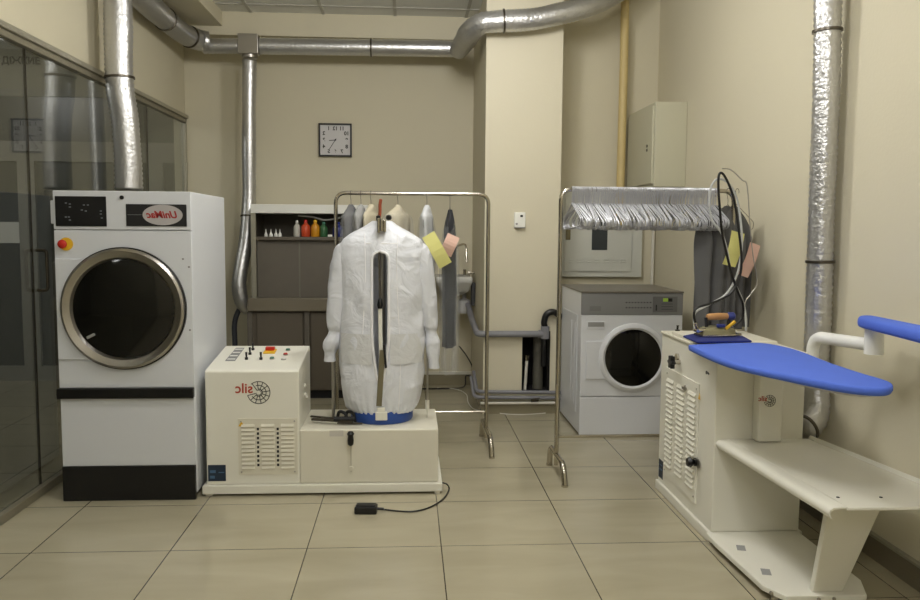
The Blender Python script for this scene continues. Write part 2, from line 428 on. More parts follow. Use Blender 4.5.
duct('flexible_duct', [A(804, 429, 3.70), A(808, 426.5, 3.71), A(814, 419, 3.73), A(817, 404, 3.77), A(816, 370, 3.80), A(818, 330, 3.80), A(819, 297, 3.80), A(822, 200, 3.80), A(826, 100, 3.80), A(827.5, 30, 3.80), A(828, -40, 3.80), A(828, -75, 3.80)],
     .060, 'silver foil duct climbing the right wall behind the ironing table', clamps=(.012, .36, .81), wob=.003)

# yellow riser, corner pipes
b = MB().tube([A(625.5, -20, 6.62), A(624, 60, 6.62), A(620, 200, 6.62), A(619, 225, 6.62)], .034, 16)
single(b, 'riser_pipe', cream_pipe, 'pale yellow painted riser pipe in the right back corner', 'pipe', smooth=True)
b = MB().tube([(2.025, 6.66, 0), (2.025, 6.66, 1.75)], .013, 12)
single(b, 'corner_pipe', pvcw, 'thin white vertical pipe in the corner behind the washing machine', 'pipe', smooth=True)

# ------------------------------------------------------------------ wall clock
c = A(335.5, 140.3, YB); cl = thing('wall_clock', (c.x, YB, c.z-.14), 'square white wall clock with thin black frame on the back wall', 'clock')
h = .145
b = MB()
for x0, x1, z0, z1 in ((-h, h, h-.014, h), (-h, h, -h, -h+.014), (-h, -h+.014, -h, h), (h-.014, h, -h, h)):
    b.box(c.x+x0, c.x+x1, YB-.035, YB-.001, c.z+z0, c.z+z1)
b.build('clock_frame', black, cl, bevel=.002)
MB().box(c.x-h+.01, c.x+h-.01, YB-.02, YB-.004, c.z-h+.01, c.z+h-.01).build('clock_face', mat('clock_paper', (206, 204, 204), .6), cl)
for k in range(1, 13):
    a = math.radians(30*k); R_ = .1
    dx, dz = -math.sin(a), math.cos(a); s_ = R_/max(abs(dx), abs(dz), .86)
    text_mb(str(k), (c.x+dx*s_, YB-.0215, c.z+dz*s_), (1,0,0), (0,0,1), .045, bold=.0016).build('numeral', inkm, cl)
def hand(dx, dz, L, wd):
    u = V((dx, 0, dz)).normalized()
    MB().obox(V((c.x, YB-.024, c.z))+u*(L*.42), u, V((-u.z, 0, u.x)), (0,1,0), L*.58, wd, .0012).build('clock_hand', black, cl)
hand(-1, -.1, .055, .003); hand(-.55, -.85, .095, .0025)
MB().cyl((c.x, YB-.028, c.z), (c.x, YB-.02, c.z), .007).build('hub', black, cl)

# thermostat
c = A(519.5, 220, PY0); t = thing('thermostat', (c.x, PY0, c.z-.06), 'small white thermostat mounted on the pillar', 'thermostat')
MB().box(c.x-.043, c.x+.043, PY0-.028, PY0-.001, c.z-.058, c.z+.058).build('housing', whitep, t, bevel=.006)
MB().box(c.x+.002, c.x+.022, PY0-.030, PY0-.027, c.z+.022, c.z+.038).build('display', black, t)
MB().box(c.x-.04, c.x+.04, PY0-.031, PY0-.02, c.z-.062, c.z-.056).build('lower_edge', grayp, t)
MB().cyl((c.x-.025, PY0-.031, c.z-.03), (c.x-.025, PY0-.027, c.z-.03), .008).build('dial', lightgrey, t)

# ------------------------------------------------------------------ wall boxes
bx = thing('electrical_box', (1.9, 6.3, 1.76), 'beige metal box high on the right wall above the hangers', 'electrical box')
MB().box(1.81, XR-.001, 5.98, 6.69, 1.75, 2.37).build('housing', boxm, bx, bevel=.005)
MB().box(1.795, 1.81, 6.0, 6.68, 1.775, 2.345).build('door', boxm, bx, bevel=.003)
for z in (2.03, 2.06): MB().cyl((1.79, 6.12, z), (1.797, 6.12, z), .011).build('lock', darksteel, bx)
MB().cyl((1.92, 6.15, 1.72), (1.92, 6.15, 1.75), .02).build('cable_gland', blackm, bx)
pn = thing('distribution_panel', (1.6, YBR, 1.04), 'grey electrical panel with small dark window above the washing machine', 'electrical panel')
x0, x1, z0, z1 = 1.265, 1.94, 1.04, 1.74
MB().box(x0, x1, YBR-.05, YBR-.001, z0, z1).build('frame', panelm, pn, bevel=.004)
b = MB().box(x0+.02, x1-.09, YBR-.062, YBR-.05, z0+.045, z1-.05)
for k in range(7):
    xx = x0+.06+k*.072
    for dz in (0, .02): b.box(xx, xx+.045, YBR-.068, YBR-.06, z0+.12+dz, z0+.127+dz)
b.build('door', panelm, pn, bevel=.002)
q0, q1 = A(592, 228, YBR-.06), A(607, 250, YBR-.06)
MB().box(q0.x, q1.x, YBR-.066, YBR-.06, q1.z, q0.z+.05).build('window', mat('smoked_window', (60, 64, 66), .2), pn)
q = A(568, 235, YBR-.06); MB().box(q.x-.02, q.x+.02, YBR-.068, YBR-.06, q.z-.04, q.z+.045).build('latch', mat('old_brass', (120, 112, 84), .4, .6), pn, bevel=.003)


# ------------------------------------------------------------------ tumble dryer
FY = 4.27
dr = thing('tumble_dryer', (-1.46, FY, 0), 'tall white industrial tumble dryer with large round dark door', 'tumble dryer')
X0, X1, DT = -1.79, -1.107, 1.607
MB().box(X0, X1, FY+.02, 5.04, .03, DT).build('body', white, dr, bevel=.006)
ztop = A(100, 230, FY).z; zh1, zh0 = A(120, 388, FY).z, A(120, 398, FY).z; zk = A(120, 466, FY).z
MB().box(X0, X1, FY, FY+.022, ztop+.002, DT).build('top_fascia', white, dr, bevel=.003)
MB().box(X0, X1, FY, FY+.022, zh1+.001, ztop-.002).build('front_panel', white, dr, bevel=.003)
MB().box(X0+.002, X1-.002, FY+.003, FY+.022, zk, zh0).build('lint_drawer', white, dr, bevel=.003)
MB().box(X0-.008, X1-.002, FY-.022, FY+.01, zh0, zh1).build('drawer_handle', black, dr, bevel=.004)
MB().box(X0+.002, X1-.004, FY-.006, FY+.02, .0, zk).box(X0+.02, X1-.02, FY+.02, 5.0, 0, .03).build('plinth', black, dr, bevel=.003)
def rect(px0, py0, px1, py1, Y): a = A(px0, py0, Y); c = A(px1, py1, Y); return a.x, c.x, c.z, a.z
x0, x1, z0, z1 = rect(55, 196, 107, 226.5, FY)
cp = MB().box(x0, x1, FY-.006, FY+.001, z0, z1).build('control_panel', black, dr, bevel=.002)
b = MB()
for px, py in ((70, 204), (70, 207), (69, 217), (70, 220), (84, 205), (88, 205), (82, 210), (86, 211), (101, 211), (101, 214), (102, 218), (66, 217), (66, 203)):
    q = A(px, py, FY-.007); b.box(q.x-.006, q.x+.004, FY-.0068, FY-.0058, q.z-.003, q.z+.003)
b.build('panel_markings', mat('pale_print', (120, 124, 130), .5), cp)
x0, x1, z0, z1 = rect(126, 204, 187, 226.5, FY)
np2 = MB().box(x0, x1, FY-.006, FY+.001, z0, z1).build('name_plate', blackm, dr, bevel=.002)
cx, cz = A(163, 215, FY).x, A(163, 215, FY).z
MB().lathe((cx, FY-.0055, cz), [(.052, 0), (.052, .0015)], axis=(0,-1,0), sx=1.0, seg=48).build('logo_oval', mat('logo_silver', (176, 172, 172), .5), np2)
o = [o for o in dr.children_recursive if o.name.startswith('logo_oval')][0]
for v in o.data.vertices:   # oval 1.9 : 1
    wx = v.co.x + dr.location.x; v.co.x = cx+(wx-cx)*1.92 - dr.location.x
text_mb('UniMac', (cx, FY-.0078, cz), (1,0,0), (0,0,1), .050, bold=.0014, shear=.3).build('logo_text', redtxt, np2)
MB().box(x0+.008, cx-.105, FY-.0068, FY-.0055, cz-.001, cz+.001).build('plate_line', grayp, np2)
q = A(122, 197.5, FY); MB().cyl((q.x, FY-.008, q.z), (q.x, FY+.001, q.z), .010).build('lock', black, dr)
q = A(66.5, 244, FY)
e = MB().cyl((q.x, FY-.008, q.z), (q.x, FY, q.z), .033, 28).build('emergency_stop', yellow, dr, smooth=True)
MB().lathe((q.x-.012, FY-.008, q.z), [(.014, 0), (.014, .008), (.022, .011), (.022, .02), (.017, .024)], axis=(0,-1,0), seg=24).build('stop_button', red, e, smooth=True)
# door
dc = A(124.5, 308.5, FY); DR = .308
dz1, dz0 = A(60, 258.5, FY).z, A(60, 359.5, FY).z
door = MB().box(X0+.004, dc.x, FY-.012, FY+.001, dz0, dz1).build('door', white, dr, bevel=.004)
MB().lathe((dc.x, FY+.0, dc.z), [(DR+.007, 0), (DR+.007, .014), (DR, .016), (DR, 0)], axis=(0,-1,0), seg=72, cap=False).build('door_gasket', black, door, smooth=True)
MB().lathe((dc.x, FY, dc.z), [(DR, 0), (DR, .03), (DR-.012, .04), (DR-.045, .03), (DR-.055, .012)], axis=(0,-1,0), seg=72, cap=False).build('door_ring', steel, door, smooth=True)
MB().lathe((dc.x, FY, dc.z), [(DR-.052, .012), (.2, .022), (.1, .027), (.002, .029)], axis=(0,-1,0), seg=72).build('door_glass', glassd, door, smooth=True)
q = A(91, 336, FY-.03); MB().obox((q.x, FY-.033, q.z), (1,0,.5), (-.5,0,1), (0,1,0), .022, .007, .004).build('door_sticker', lightgrey, door, bevel=.002)
MB().box(X0-.018, X0+.004, FY+.01, FY+.05, ztop+.03, DT-.05).build('side_bracket', white, dr, bevel=.004)
for px, py in ((183, 259), (189, 267), (190, 330)):
    q = A(px, py, FY); MB().cyl((q.x, FY-.003, q.z), (q.x, FY, q.z), .005).build('screw', grayp, dr)
MB().cyl((A(129, 190, DY).x, DY, DT-.12), (A(129, 190, DY).x, DY, DT+.04), .08).box(-1.76, -1.5, 5.04, DY+.1, DT-.4, DT-.1).build('exhaust_collar', steel, dr, smooth=True)

# ------------------------------------------------------------------ brand mark: red word + wire globe
def brand(origin, u, v, s, parent):
    u = V(u).normalized(); v = V(v).normalized(); n = u.cross(v); o = V(origin)
    text_mb('silc', o+u*(-.054*s)+v*(.012*s)+n*.0006, u, v, .070*s, bold=.0012*s).build('brand_word', orangetxt, parent)
    b = MB()
    R_ = .056*s; g = o+u*(.018*s)-v*(.008*s)
    def seg_(a, c, wd=.0030*s):
        d_ = (c-a); b.obox((a+c)/2+n*.0004, d_, n.cross(d_), n, d_.length/2+wd*.3, wd/2*1.3, .0005)
    def arc(rr, a0, a1, k=18, ax=1., ay=1.):
        P = [g+u*(rr*ax*math.cos(math.radians(a0+(a1-a0)*i/k)))+v*(rr*ay*math.sin(math.radians(a0+(a1-a0)*i/k))) for i in range(k+1)]
        for p, q in zip(P, P[1:]): seg_(p, q)
    arc(R_, -165, 130, 30); arc(R_*.66, -150, 110, 20); arc(R_*.33, -140, 90, 12)
    for a in range(-165, 131, 29):
        d_ = u*math.cos(math.radians(a))+v*math.sin(math.radians(a)); seg_(g+d_*R_*.2, g+d_*R_)
    b.build('brand_globe', inkm, parent)

def louvre_panel(o, u, v, n, w_, h_, cols, rows, parent, name, lw=.7, mat_=ivory, screws=True, t=.004):
    """sheet panel with punched louvres; o = lower left corner"""
    u = V(u); v = V(v); n = V(n); o = V(o); b = MB()
    b.obox(o+u*w_/2+v*h_/2+n*t/2, u, v, n, w_/2, h_/2, t/2)
    for c_ in range(cols):
        for r_ in range(rows):
            cc = o+u*(w_*(c_+.5)/cols)+v*(h_*(.1+.82*(r_+.5)/rows))+n*t
            hw = w_/cols*lw/2; hh = h_*.82/rows*.3
            P = []
            for s_ in (-1, 1):
                P += [cc+u*(s_*hw)-v*hh+n*.009, cc+u*(s_*hw)-v*hh, cc+u*(s_*hw*1.0)+v*hh]
            b.add(P, [(0,1,2), (5,4,3), (0,2,5,3), (1,0,3,4), (2,1,4,5)])
    p = b.build(name, mat_, parent)
    if screws:
        for a in (.05, .95):
            for c_ in (.05, .95):
                q = o+u*w_*a+v*h_*c_; MB().cyl(q+n*t, q+n*(t+.003), .005, 10).build('screw', steel, p)
    return p

# ------------------------------------------------------------------ form finisher
F = 4.33
ff = thing('form_finisher', (-.45, F+.25, 0), 'ivory steam form finisher cabinet with sloping control desk and blue ring', 'form finisher')
BX0, BXM, BX1, BYB = -1.068, -.577, .166, 4.83
ZB, ZL = .058, .352
MB().box(BX0-.02, BX1+.022, F-.022, BYB+.01, .012, ZB).build('base_frame', ivory, ff, bevel=.004)
MB().box(BX0-.005, BX0+.03, F-.01, F+.03, 0, .012).box(BX1-.02, BX1+.01, F-.015, F+.03, 0, .012).box(BX1-.02, BX1+.01, BYB-.05, BYB, 0, .012).box(BX0, BX0+.03, BYB-.05, BYB, 0, .012).build('feet', pvcw, ff)
cbx = MB().prism([(BX0, F, ZB), (BX0, F, .667), (BX0, F+.012, .677), (BX0, BYB, .735), (BX0, BYB, ZB)], (BXM-BX0, 0, 0)).build('control_cabinet', ivory, ff, bevel=.006)
MB().box(BXM, BX1, F, BYB, ZB, ZL).build('low_cabinet', ivory2, ff, bevel=.008)
x0, x1, z0, z1 = rect(238, 418.5, 298, 474, F)
lp = louvre_panel((x0, F, z0), (1,0,0), (0,0,1), (0,-1,0), x1-x0, z1-z0, 3, 11, ff, 'louvre_panel', lw=.66, mat_=ivory2)
b = MB()
for i in (1, 2):
    for r_ in range(9):
        xx = x0+(x1-x0)*i/3; zz = z0+(z1-z0)*(.15+.08*r_)
        b.box(xx-.006, xx+.006, F-.0048, F-.0035, zz, zz+.014)
b.build('vent_holes', blackm, lp)
q = A(241.5, 424, F); MB().prism([(q.x-.016, F-.0045, q.z-.012), (q.x+.016, F-.0045, q.z-.012), (q.x, F-.0045, q.z+.016)], (0, -.001, 0)).build('warning_sticker', yellow, lp)
q = A(255, 391, F); brand((q.x, F-.0005, q.z), (1,0,0), (0,0,1), 1.06, cbx)
x0, x1, z0, z1 = rect(208, 465, 226, 481, F)
st = MB().box(x0, x1, F-.0015, F, z0, z1).build('rating_sticker', navys, ff)
b = MB().box(x0+.01, x0+.04, F-.0022, F-.0012, z0+.045, z0+.06).box(x0+.01, x0+.035, F-.0022, F-.0012, z0+.015, z0+.03).box(x0+.055, x1-.008, F-.0022, F-.0012, z0+.045, z0+.05)
b.build('sticker_print', mat('sticker_blue', (70, 104, 136), .5), st)
# control desk details on the slope
sl = V((0, BYB-F-.012, .735-.677)).normalized(); sn = V((0, -sl.z, sl.y))
def D(px, py):
    # point on the sloping desk
    d_ = fwd + rgt*(px-460)/FPX - upv*(py-300)/FPX; p0 = V((0, F+.012, .677)); c0 = V((0,0,CAMZ))
    return c0+d_*((p0-c0).dot(sn)/d_.dot(sn))
P = [D(225, 361), D(235, 361), D(244.5, 348), D(236, 348)]
pl = MB().prism(P, sn*.0012).build('icon_plate', grayp, cbx)
for i in range(4):
    t_ = (i+.5)/4; a = P[0].lerp(P[3], t_); c_ = P[1].lerp(P[2], t_); mid = (a+c_)/2
    MB().obox(mid+sn*.0015, (1,0,0), sl, sn, .021, .0085, .0008).build('icon_square', whitep, pl)
for px, py in ((253, 350), (250, 354.5), (246.5, 359.5), (261, 359.5)):
    q = D(px, py); k = MB().cyl(q, q+sn*.012, .009, 14).cyl(q+sn*.012, q+sn*.042, .0045, 10, .0065).build('toggle_switch', black, cbx, smooth=True)
q = D(270, 352)
ms = MB().obox(q+sn*.004, (1,0,0), sl, sn, .033, .04, .004).build('main_switch', yellow, cbx, bevel=.002)
MB().obox(q+sl*.012+sn*.017, (1,0,0), sl, sn, .026, .012, .010).build('switch_grip', red, ms, bevel=.003)
for px, py, mm in ((272, 359, green), (288, 350.5, green), (285.5, 355, red), (283.5, 359.5, whitep)):
    q = D(px, py); r_ = MB().cyl(q, q+sn*.005, .014, 20).build('push_button', steel, cbx, smooth=True)
    MB().cyl(q+sn*.005, q+sn*.011, .0115, 20).build('button_cap', mm, r_, smooth=True)
for yy, zz in ((F+.22, .50), (F+.22, .55), (F+.3, .47)):
    MB().cyl((BXM, yy, zz), (BXM+.01, yy, zz), .012, 16).build('side_plug', pvcw, cbx, smooth=True)
# lever on the low cabinet
q = A(351, 438, F)
sp_ = MB().box(q.x-.004, q.x+.004, F-.002, F+.001, A(351, 472, F).z, q.z).build('lever_slot', mat('slot_stain', (196, 192, 176), .5), ff)  # faint stain tone along the lever slot
MB().lathe((q.x, F-.03, q.z-.035), [(.006, 0), (.015, .008), (.017, .03), (.014, .055), (.02, .065), (.012, .078)], axis=(0, 0, 1), seg=20).cyl((q.x, F-.03, q.z), (q.x, F, q.z), .006).build('lever_knob', black, ff, smooth=True)
MB().cyl((q.x, F-.012, A(350, 468, F).z), (q.x, F, A(350, 468, F).z), .012, 14).build('lever_stop', ivory2, ff, smooth=True)
x0, x1, z0, z1 = rect(329.5, 429.8, 343.5, 434.5, F)
MB().box(x0, x1, F-.0012, F, z0-.01, z1-.004).build('rating_label', mat('pale_label', (200, 196, 186), .5), ff)
# blue ring, mast, clamps
RC = V((-.146, 4.60, ZL)); ZR = .425
MB().lathe(RC, [(.17, 0), (.176, .01), (.176, ZR-ZL-.01), (.17, ZR-ZL), (.1, ZR-ZL)], seg=56).build('ring_base', bluep, ff, smooth=True)
MB().box(RC.x-.03, RC.x+.035, RC.y-.195, RC.y-.165, ZL+.03, ZL+.075).build('ring_latch', ivory, ff, bevel=.004)
mast = MB().cyl((RC.x, RC.y+.03, ZL), (RC.x, RC.y+.03, 1.46), .02).build('mast', steel, ff, smooth=True)
MB().box(RC.x-.022, RC.x+.022, RC.y-.19, RC.y-.175, ZL+.07, ZL+.10).build('strip_foot', ivory, ff, bevel=.004)
xs_ = lambda px, py, Y=4.46: A(px, py, Y)
def bar(px0, py0, px1, py1, wd, mm, nm, Y=4.455, th=.006):
    a = xs_(px0, py0, Y); c_ = xs_(px1, py1, Y); d_ = c_-a
    return MB().obox((a+c_)/2, d_, d_.cross(V((0,1,0))), (0,1,0), d_.length/2, wd/2, th).build(nm, mm, ff, bevel=.002)
bar(380, 305, 381, 362, .022, ivory, 'tension_strip'); bar(379, 252, 380, 300, .010, darksteel, 'tension_rod')
bar(382.5, 350, 379, 406, .030, mat('worn_brass_steel', (132, 126, 104), .4, .7), 'lower_strip', Y=4.415)
bar(384, 345, 386, 368, .012, blackm, 'strip_spring', Y=4.405)
q = xs_(380, 303, 4.45); MB().lathe(q-V((0,0,.03)), [(.012, 0), (.016, .02), (.01, .05), (.004, .06)], seg=16).build('strip_grip', black, ff, smooth=True)
q = A(383, 222, 4.55)
MB().box(q.x-.026, q.x+.018, 4.46, 4.6, q.z-.05, q.z+.012).cyl((q.x+.012, 4.45, q.z-.055), (q.x+.012, 4.45, q.z+.01), .008).cyl((q.x-.02, 4.45, q.z-.06), (q.x-.02, 4.45, q.z+.02), .009).cyl((q.x-.005, 4.44, q.z-.05), (q.x-.005, 4.44, q.z+.02), .006).build('collar_clamp', chrome, ff, bevel=.003)
MB().lathe((q.x+.02, 4.46, q.z+.02), [(.008, 0), (.015, .006), (.015, .022), (.008, .03)], axis=(1, -.2, .25), seg=18).build('clamp_knob', black, ff, smooth=True)
MB().lathe((q.x-.024, 4.5, q.z+.002), [(.008, 0), (.012, .01), (.012, .03), (.006, .034)], axis=(0, 0, 1), seg=18).build('clamp_knob', black, ff, smooth=True)
MB().tube(spline([A(379, 220, 4.55), A(380, 212, 4.55), A(380, 205, 4.55), A(381, 199, 4.55)]), [.009]*24+[.006], 10).build('clamp_grip', mat('rust_handle', (150, 70, 40), .5), ff, smooth=True)
# paddles and rods on the low cabinet top
b = MB()
b.obox((A(333, 420, 4.5).x, 4.46, ZL+.02), (1, -.28, 0), (.28, 1, 0), (0,0,1), .12, .012, .006)
b.obox((A(338, 416, 4.5).x, 4.53, ZL+.012), (1, -.1, 0), (.1, 1, 0), (0,0,1), .1, .010, .005)
b.obox((A(322, 413, 4.55).x, 4.57, ZL+.012), (1, -.42, 0), (.42, 1, 0), (0,0,1), .075, .009, .005)
b.obox((A(350, 421, 4.45).x, 4.44, ZL+.008), (1, -.1, 0), (.1, 1, 0), (0,0,1), .07, .007, .004)
b.build('side_paddle', darksteel, ff, bevel=.003)
b = MB()
for px in (337, 345):
    q = AZ(px, 416, ZL+.03); b.tube(fillet([(q.x, q.y, ZL), (q.x+.01, q.y, ZL+.06), (q.x+.05, q.y-.02, ZL+.05), (q.x+.06, q.y-.02, ZL)], .02), .009, 8)
q = AZ(343, 419, ZL+.03); b.cyl((q.x-.05, q.y, ZL+.03), (q.x+.06, q.y, ZL+.03), .014)
b.build('rod_bracket', blackm, ff, smooth=True)
lt = A(333, 357, 4.6); rt = A(427.5, 360, 4.6)
MB().cyl((lt.x, 4.6, ZL), (lt.x, 4.6, 1.0), .009).build('sleeve_rod', steel, ff, smooth=True)
MB().cyl((rt.x, 4.6, ZL+.08), (rt.x, 4.6, 1.0), .006).build('sleeve_rod', steel, ff, smooth=True)
MB().cyl((rt.x, 4.6, ZL+.05), (rt.x, 4.6, ZL+.10), .012).cyl((rt.x, 4.6, ZL), (rt.x, 4.6, ZL+.06), .004).build('rod_tip', pvcw, ff, smooth=True)

# inflated nylon bag on the form
bag = thing('nylon_form_bag', (RC.x, RC.y, ZR), 'white translucent long-sleeved nylon bag inflated on the finisher with open front slot', 'form bag')
prof = [(408, 32, .165), (404, 36, .17), (396, 38.5, .172), (382, 41, .174), (365, 42.5, .172), (340, 43, .165), (310, 41.5, .16), (280, 41, .155), (255, 41.5, .145), (245, 41, .13), (239, 38, .115), (234, 31, .10), (229, 22, .08), (225, 14, .06), (221, 8, .045)]
def loft_profile(z):
    for (a, b_) in zip(prof, prof[1:]):
        za, zb = A(382, a[0], 4.6).z, A(382, b_[0], 4.6).z
        if za <= z <= zb:
            t_ = (z-za)/(zb-za); t_ = t_*t_*(3-2*t_) if False else t_
            return (a[1]+(b_[1]-a[1])*t_)/177.5, a[2]+(b_[2]-a[2])*t_
    return prof[-1][1]/177.5, prof[-1][2]
zlo, zhi = A(382, 408, 4.6).z, A(382, 221, 4.6).z
NR, NA = 150, 160
zs0, zs1 = A(381, 381, 4.45).z, A(381, 252, 4.45).z
def slot_half(z):
    if z < zs0 or z > zs1: return 0
    t_ = (z-zs0)/(zs1-zs0)
    base = .006+.034*min(1, max(0, t_/.32))**.8
    top = min(1, max(0, (zs1-z)/.04)); return base*math.sqrt(max(0, 1-(1-top)**2))
rows = []
for k in range(NR+1):
    z = zlo+(zhi-zlo)*k/NR; hx, hy_ = loft_profile(z); r_ = []
    for i in range(NA):
        a = 2*math.pi*i/NA; ca, sa = math.cos(a), math.sin(a)
        ex = math.copysign(abs(ca)**.85, ca)*hx; ey = math.copysign(abs(sa)**.85, sa)*hy_
        p = V((RC.x+ex, RC.y+ey, z))
        wr = .011*noise.noise(V((p.x*9, p.y*9, p.z*5)))+.006*(1-2*abs(noise.noise(V((p.x*10+9, p.y*10, p.z*7-p.x*4)))))+.003*noise.noise(V((p.x*22+5, p.y*22, p.z*9)))
        if z < zlo+.14: wr += .004*math.sin(a*34+noise.noise(p*5)*3)*(1-(z-zlo)/.14)
        p += V((ca, sa, 0))*wr
        r_.append(p)
    rows.append(r_)
b = MB(); n0 = NA
vs = [p for r_ in rows for p in r_]; fs = []
for k in range(NR):
    for i in range(NA):
        j = (i+1) % NA; q = (rows[k][i]+rows[k+1][j])/2
        if q.y < RC.y and abs(q.x-(RC.x-.004)) < slot_half(q.z): continue
        fs.append((k*n0+i, k*n0+j, (k+1)*n0+j, (k+1)*n0+i))
b.add(vs, fs)
bb = b.build('bag_body', nylon, bag, smooth=True, recalc=False, sharp=180)
def bag_front(x, z, off=.004):
    hx, hy_ = loft_profile(z); t_ = min(.99, abs(x-RC.x)/hx); c_ = t_**(1/.85); s_ = math.sqrt(max(0, 1-c_*c_))
    return RC.y-(s_**.85)*hy_-off
# slot piping, seams, waist band
seamm = film_material('nylon_seam', (.9, .9, .92, 1), .9, 0, .1)
pp = []
for s_ in (-1, 1):
    q = []
    for k in range(61):
        z = zs0+(zs1-zs0)*(1-(1-k/60)**2.2); x = RC.x-.004+s_*(slot_half(z)+.006); q.append(V((x, bag_front(x, z), z)))
    pp.append(q)
MB().tube(pp[0][:-1]+[V((RC.x-.004, bag_front(RC.x, zs1+.004), zs1+.005))]+pp[1][:-1][::-1], .008, 8).build('slot_piping', seamm, bag, smooth=True)
for s_ in (-1, 1):
    q = []
    for k in range(50):
        z = zlo+.02+(A(382, 234, 4.6).z-zlo-.02)*k/49; x = RC.x+s_*(.095+.01*math.sin(k*.12)); q.append(V((x, bag_front(x, z, .001), z)))
    MB().tube(q, .0025, 6).build('front_seam', seamm, bag, smooth=True)
q = []
for k in range(15):
    x = RC.x-.085+.17*k/14; z = A(382, 243.5, 4.5).z; q.append(V((x, bag_front(x, z, .001), z)))
MB().tube(q, .004, 6).build('yoke_seam', seamm, bag, smooth=True)
pocket = film_material('nylon_double_layer', (.70, .71, .72, 1), .9, 0, .3)
z0_, z1_ = A(382, 364, 4.45).z, A(382, 334, 4.45).z
for s_ in (-1, 1):
    R_ = []
    for k in range(9):
        z = z0_+(z1_-z0_)*k/8; r_ = []
        for i in range(13):
            x = RC.x+s_*(.05+.175*i/12); r_.append(V((x, bag_front(x, z, .007), z)))
        R_.append(r_)
    MB().rings(R_, cap=False, closed=False).build('waist_pocket', pocket, bag, smooth=True)
def sleeve(side, pts, nm='bag_sleeve'):
    # pts: (px, py, halfwidth px)
    P = [A(p[0], p[1], 4.6) for p in pts]; S = spline(P, 8); Rr = []
    W = spline([V((p[2], 0, 0)) for p in pts], 8)
    for i, p in enumerate(S):
        hw = W[i].x/177.5; r_ = []
        for k in range(28):
            a = 2*math.pi*k/28
            wob = 1+.10*noise.noise(V((math.cos(a)*2+side*7, math.sin(a)*2, p.z*14)))
            r_.append(p+V((math.cos(a)*hw*wob, math.sin(a)*min(hw*1.1, .085)*wob, 0)))
        Rr.append(r_)
    MB().rings(Rr, cap=False).build(nm, nylon, bag, smooth=True, sharp=180)
sleeve(-1, [(352, 240, 6), (347, 247, 11), (343, 265, 12.5), (340, 290, 12), (338, 312, 11), (336.5, 326, 9), (335, 332, 6.5), (333, 340, 9), (331, 347, 8), (330, 353, 5.5), (330, 361, 6)])
sleeve(1, [(412, 240, 6), (417, 247, 11), (421, 265, 12), (425, 290, 11), (428, 312, 9.5), (430, 325, 8), (431, 332, 5.5), (432.5, 342, 7.5), (433, 352, 7), (433.5, 360, 5.5), (434, 368, 5.5)])

# foot pedal with cable
q = AZ(366, 512, 0)
fp = thing('foot_pedal', (q.x, q.y, 0), 'small black foot pedal lying on the floor in front of finisher', 'foot pedal')
R0 = Matrix.Rotation(math.radians(-3), 3, 'Z')
def L2(x, y, z): return V((q.x, q.y, 0))+R0@V((x, y, z))
MB().prism([L2(-.055, -.04, 0), L2(-.055, .045, 0), L2(-.055, .045, .03), L2(-.055, -.035, .038)], R0@V((.112, 0, 0))).build('pedal_housing', black, fp, bevel=.006)
MB().prism([L2(-.048, -.03, .038), L2(-.048, .038, .031), L2(-.048, .038, .036), L2(-.048, -.03, .044)], R0@V((.096, 0, 0))).build('pedal_plate', blackm, fp, bevel=.003)
cab = [L2(.055, 0, .018), L2(.085, 0, .016)]+[AZ(x, y, .006) for x, y in ((385, 509.5), (398, 511), (412, 511.5), (425, 509), (436, 504), (445, 497), (449, 489))]+[V((.215, 4.345, .04)), V((.19, 4.36, .045))]
MB().tube(spline(cab, 8), .0042, 8).build('cable', black, fp, smooth=True)
MB().cyl(L2(.05, 0, .018), L2(.09, 0, .016), .007).build('strain_relief', black, fp, smooth=True)

# ------------------------------------------------------------------ garment racks
def rack(name, x0, x1, Y, z1, zc, fr, fb, label, feet=(True, True)):
    t = thing(name, ((x0+x1)/2, Y, 0), label, 'garment rack')
    MB().tube(fillet([(x0, Y, .06), (x0, Y, z1), (x1, Y, z1), (x1, Y, .06)], .07, 8), .0125, 14).build('top_frame', chrome, t, smooth=True)
    MB().cyl((x0, Y, zc), (x1, Y, zc), .009).build('cross_bar', chrome, t, smooth=True)
    for x in (x0, x1):
        f_ = MB().tube(fillet([(x+.01, Y-fr, 0.004), (x+.006, Y-fr+.03, .115), (x-.002, Y+fb-.02, .125), (x-.004, Y+fb, 0.004)], .06, 8), .017, 14).build('foot_tube', chrome, t, smooth=True)
        MB().cyl((x+.01, Y-fr, 0), (x+.01, Y-fr, .012), .019).cyl((x-.004, Y+fb, 0), (x-.004, Y+fb, .012), .019).build('end_cap', chrome, f_, smooth=True)
    return t
R1Y, R2Y = 5.26, 4.62
zr1 = A(410, 193.5, R1Y).z; zr2 = A(640, 190, R2Y).z
rx0, rx1 = A(336, 250, R1Y).x, A(488, 250, R1Y).x
rack('garment_rack', rx0, rx1, R1Y, zr1, A(455, 412, R1Y).z, .28, .27, 'chrome garment rack standing behind the white nylon form bag')
sx0, sx1 = A(560, 250, R2Y).x, A(732, 250, R2Y).x
rack('garment_rack', sx0, sx1, R2Y, zr2, A(610, 436, R2Y).z, .22, .20, 'chrome rolling rack packed with wire hangers')

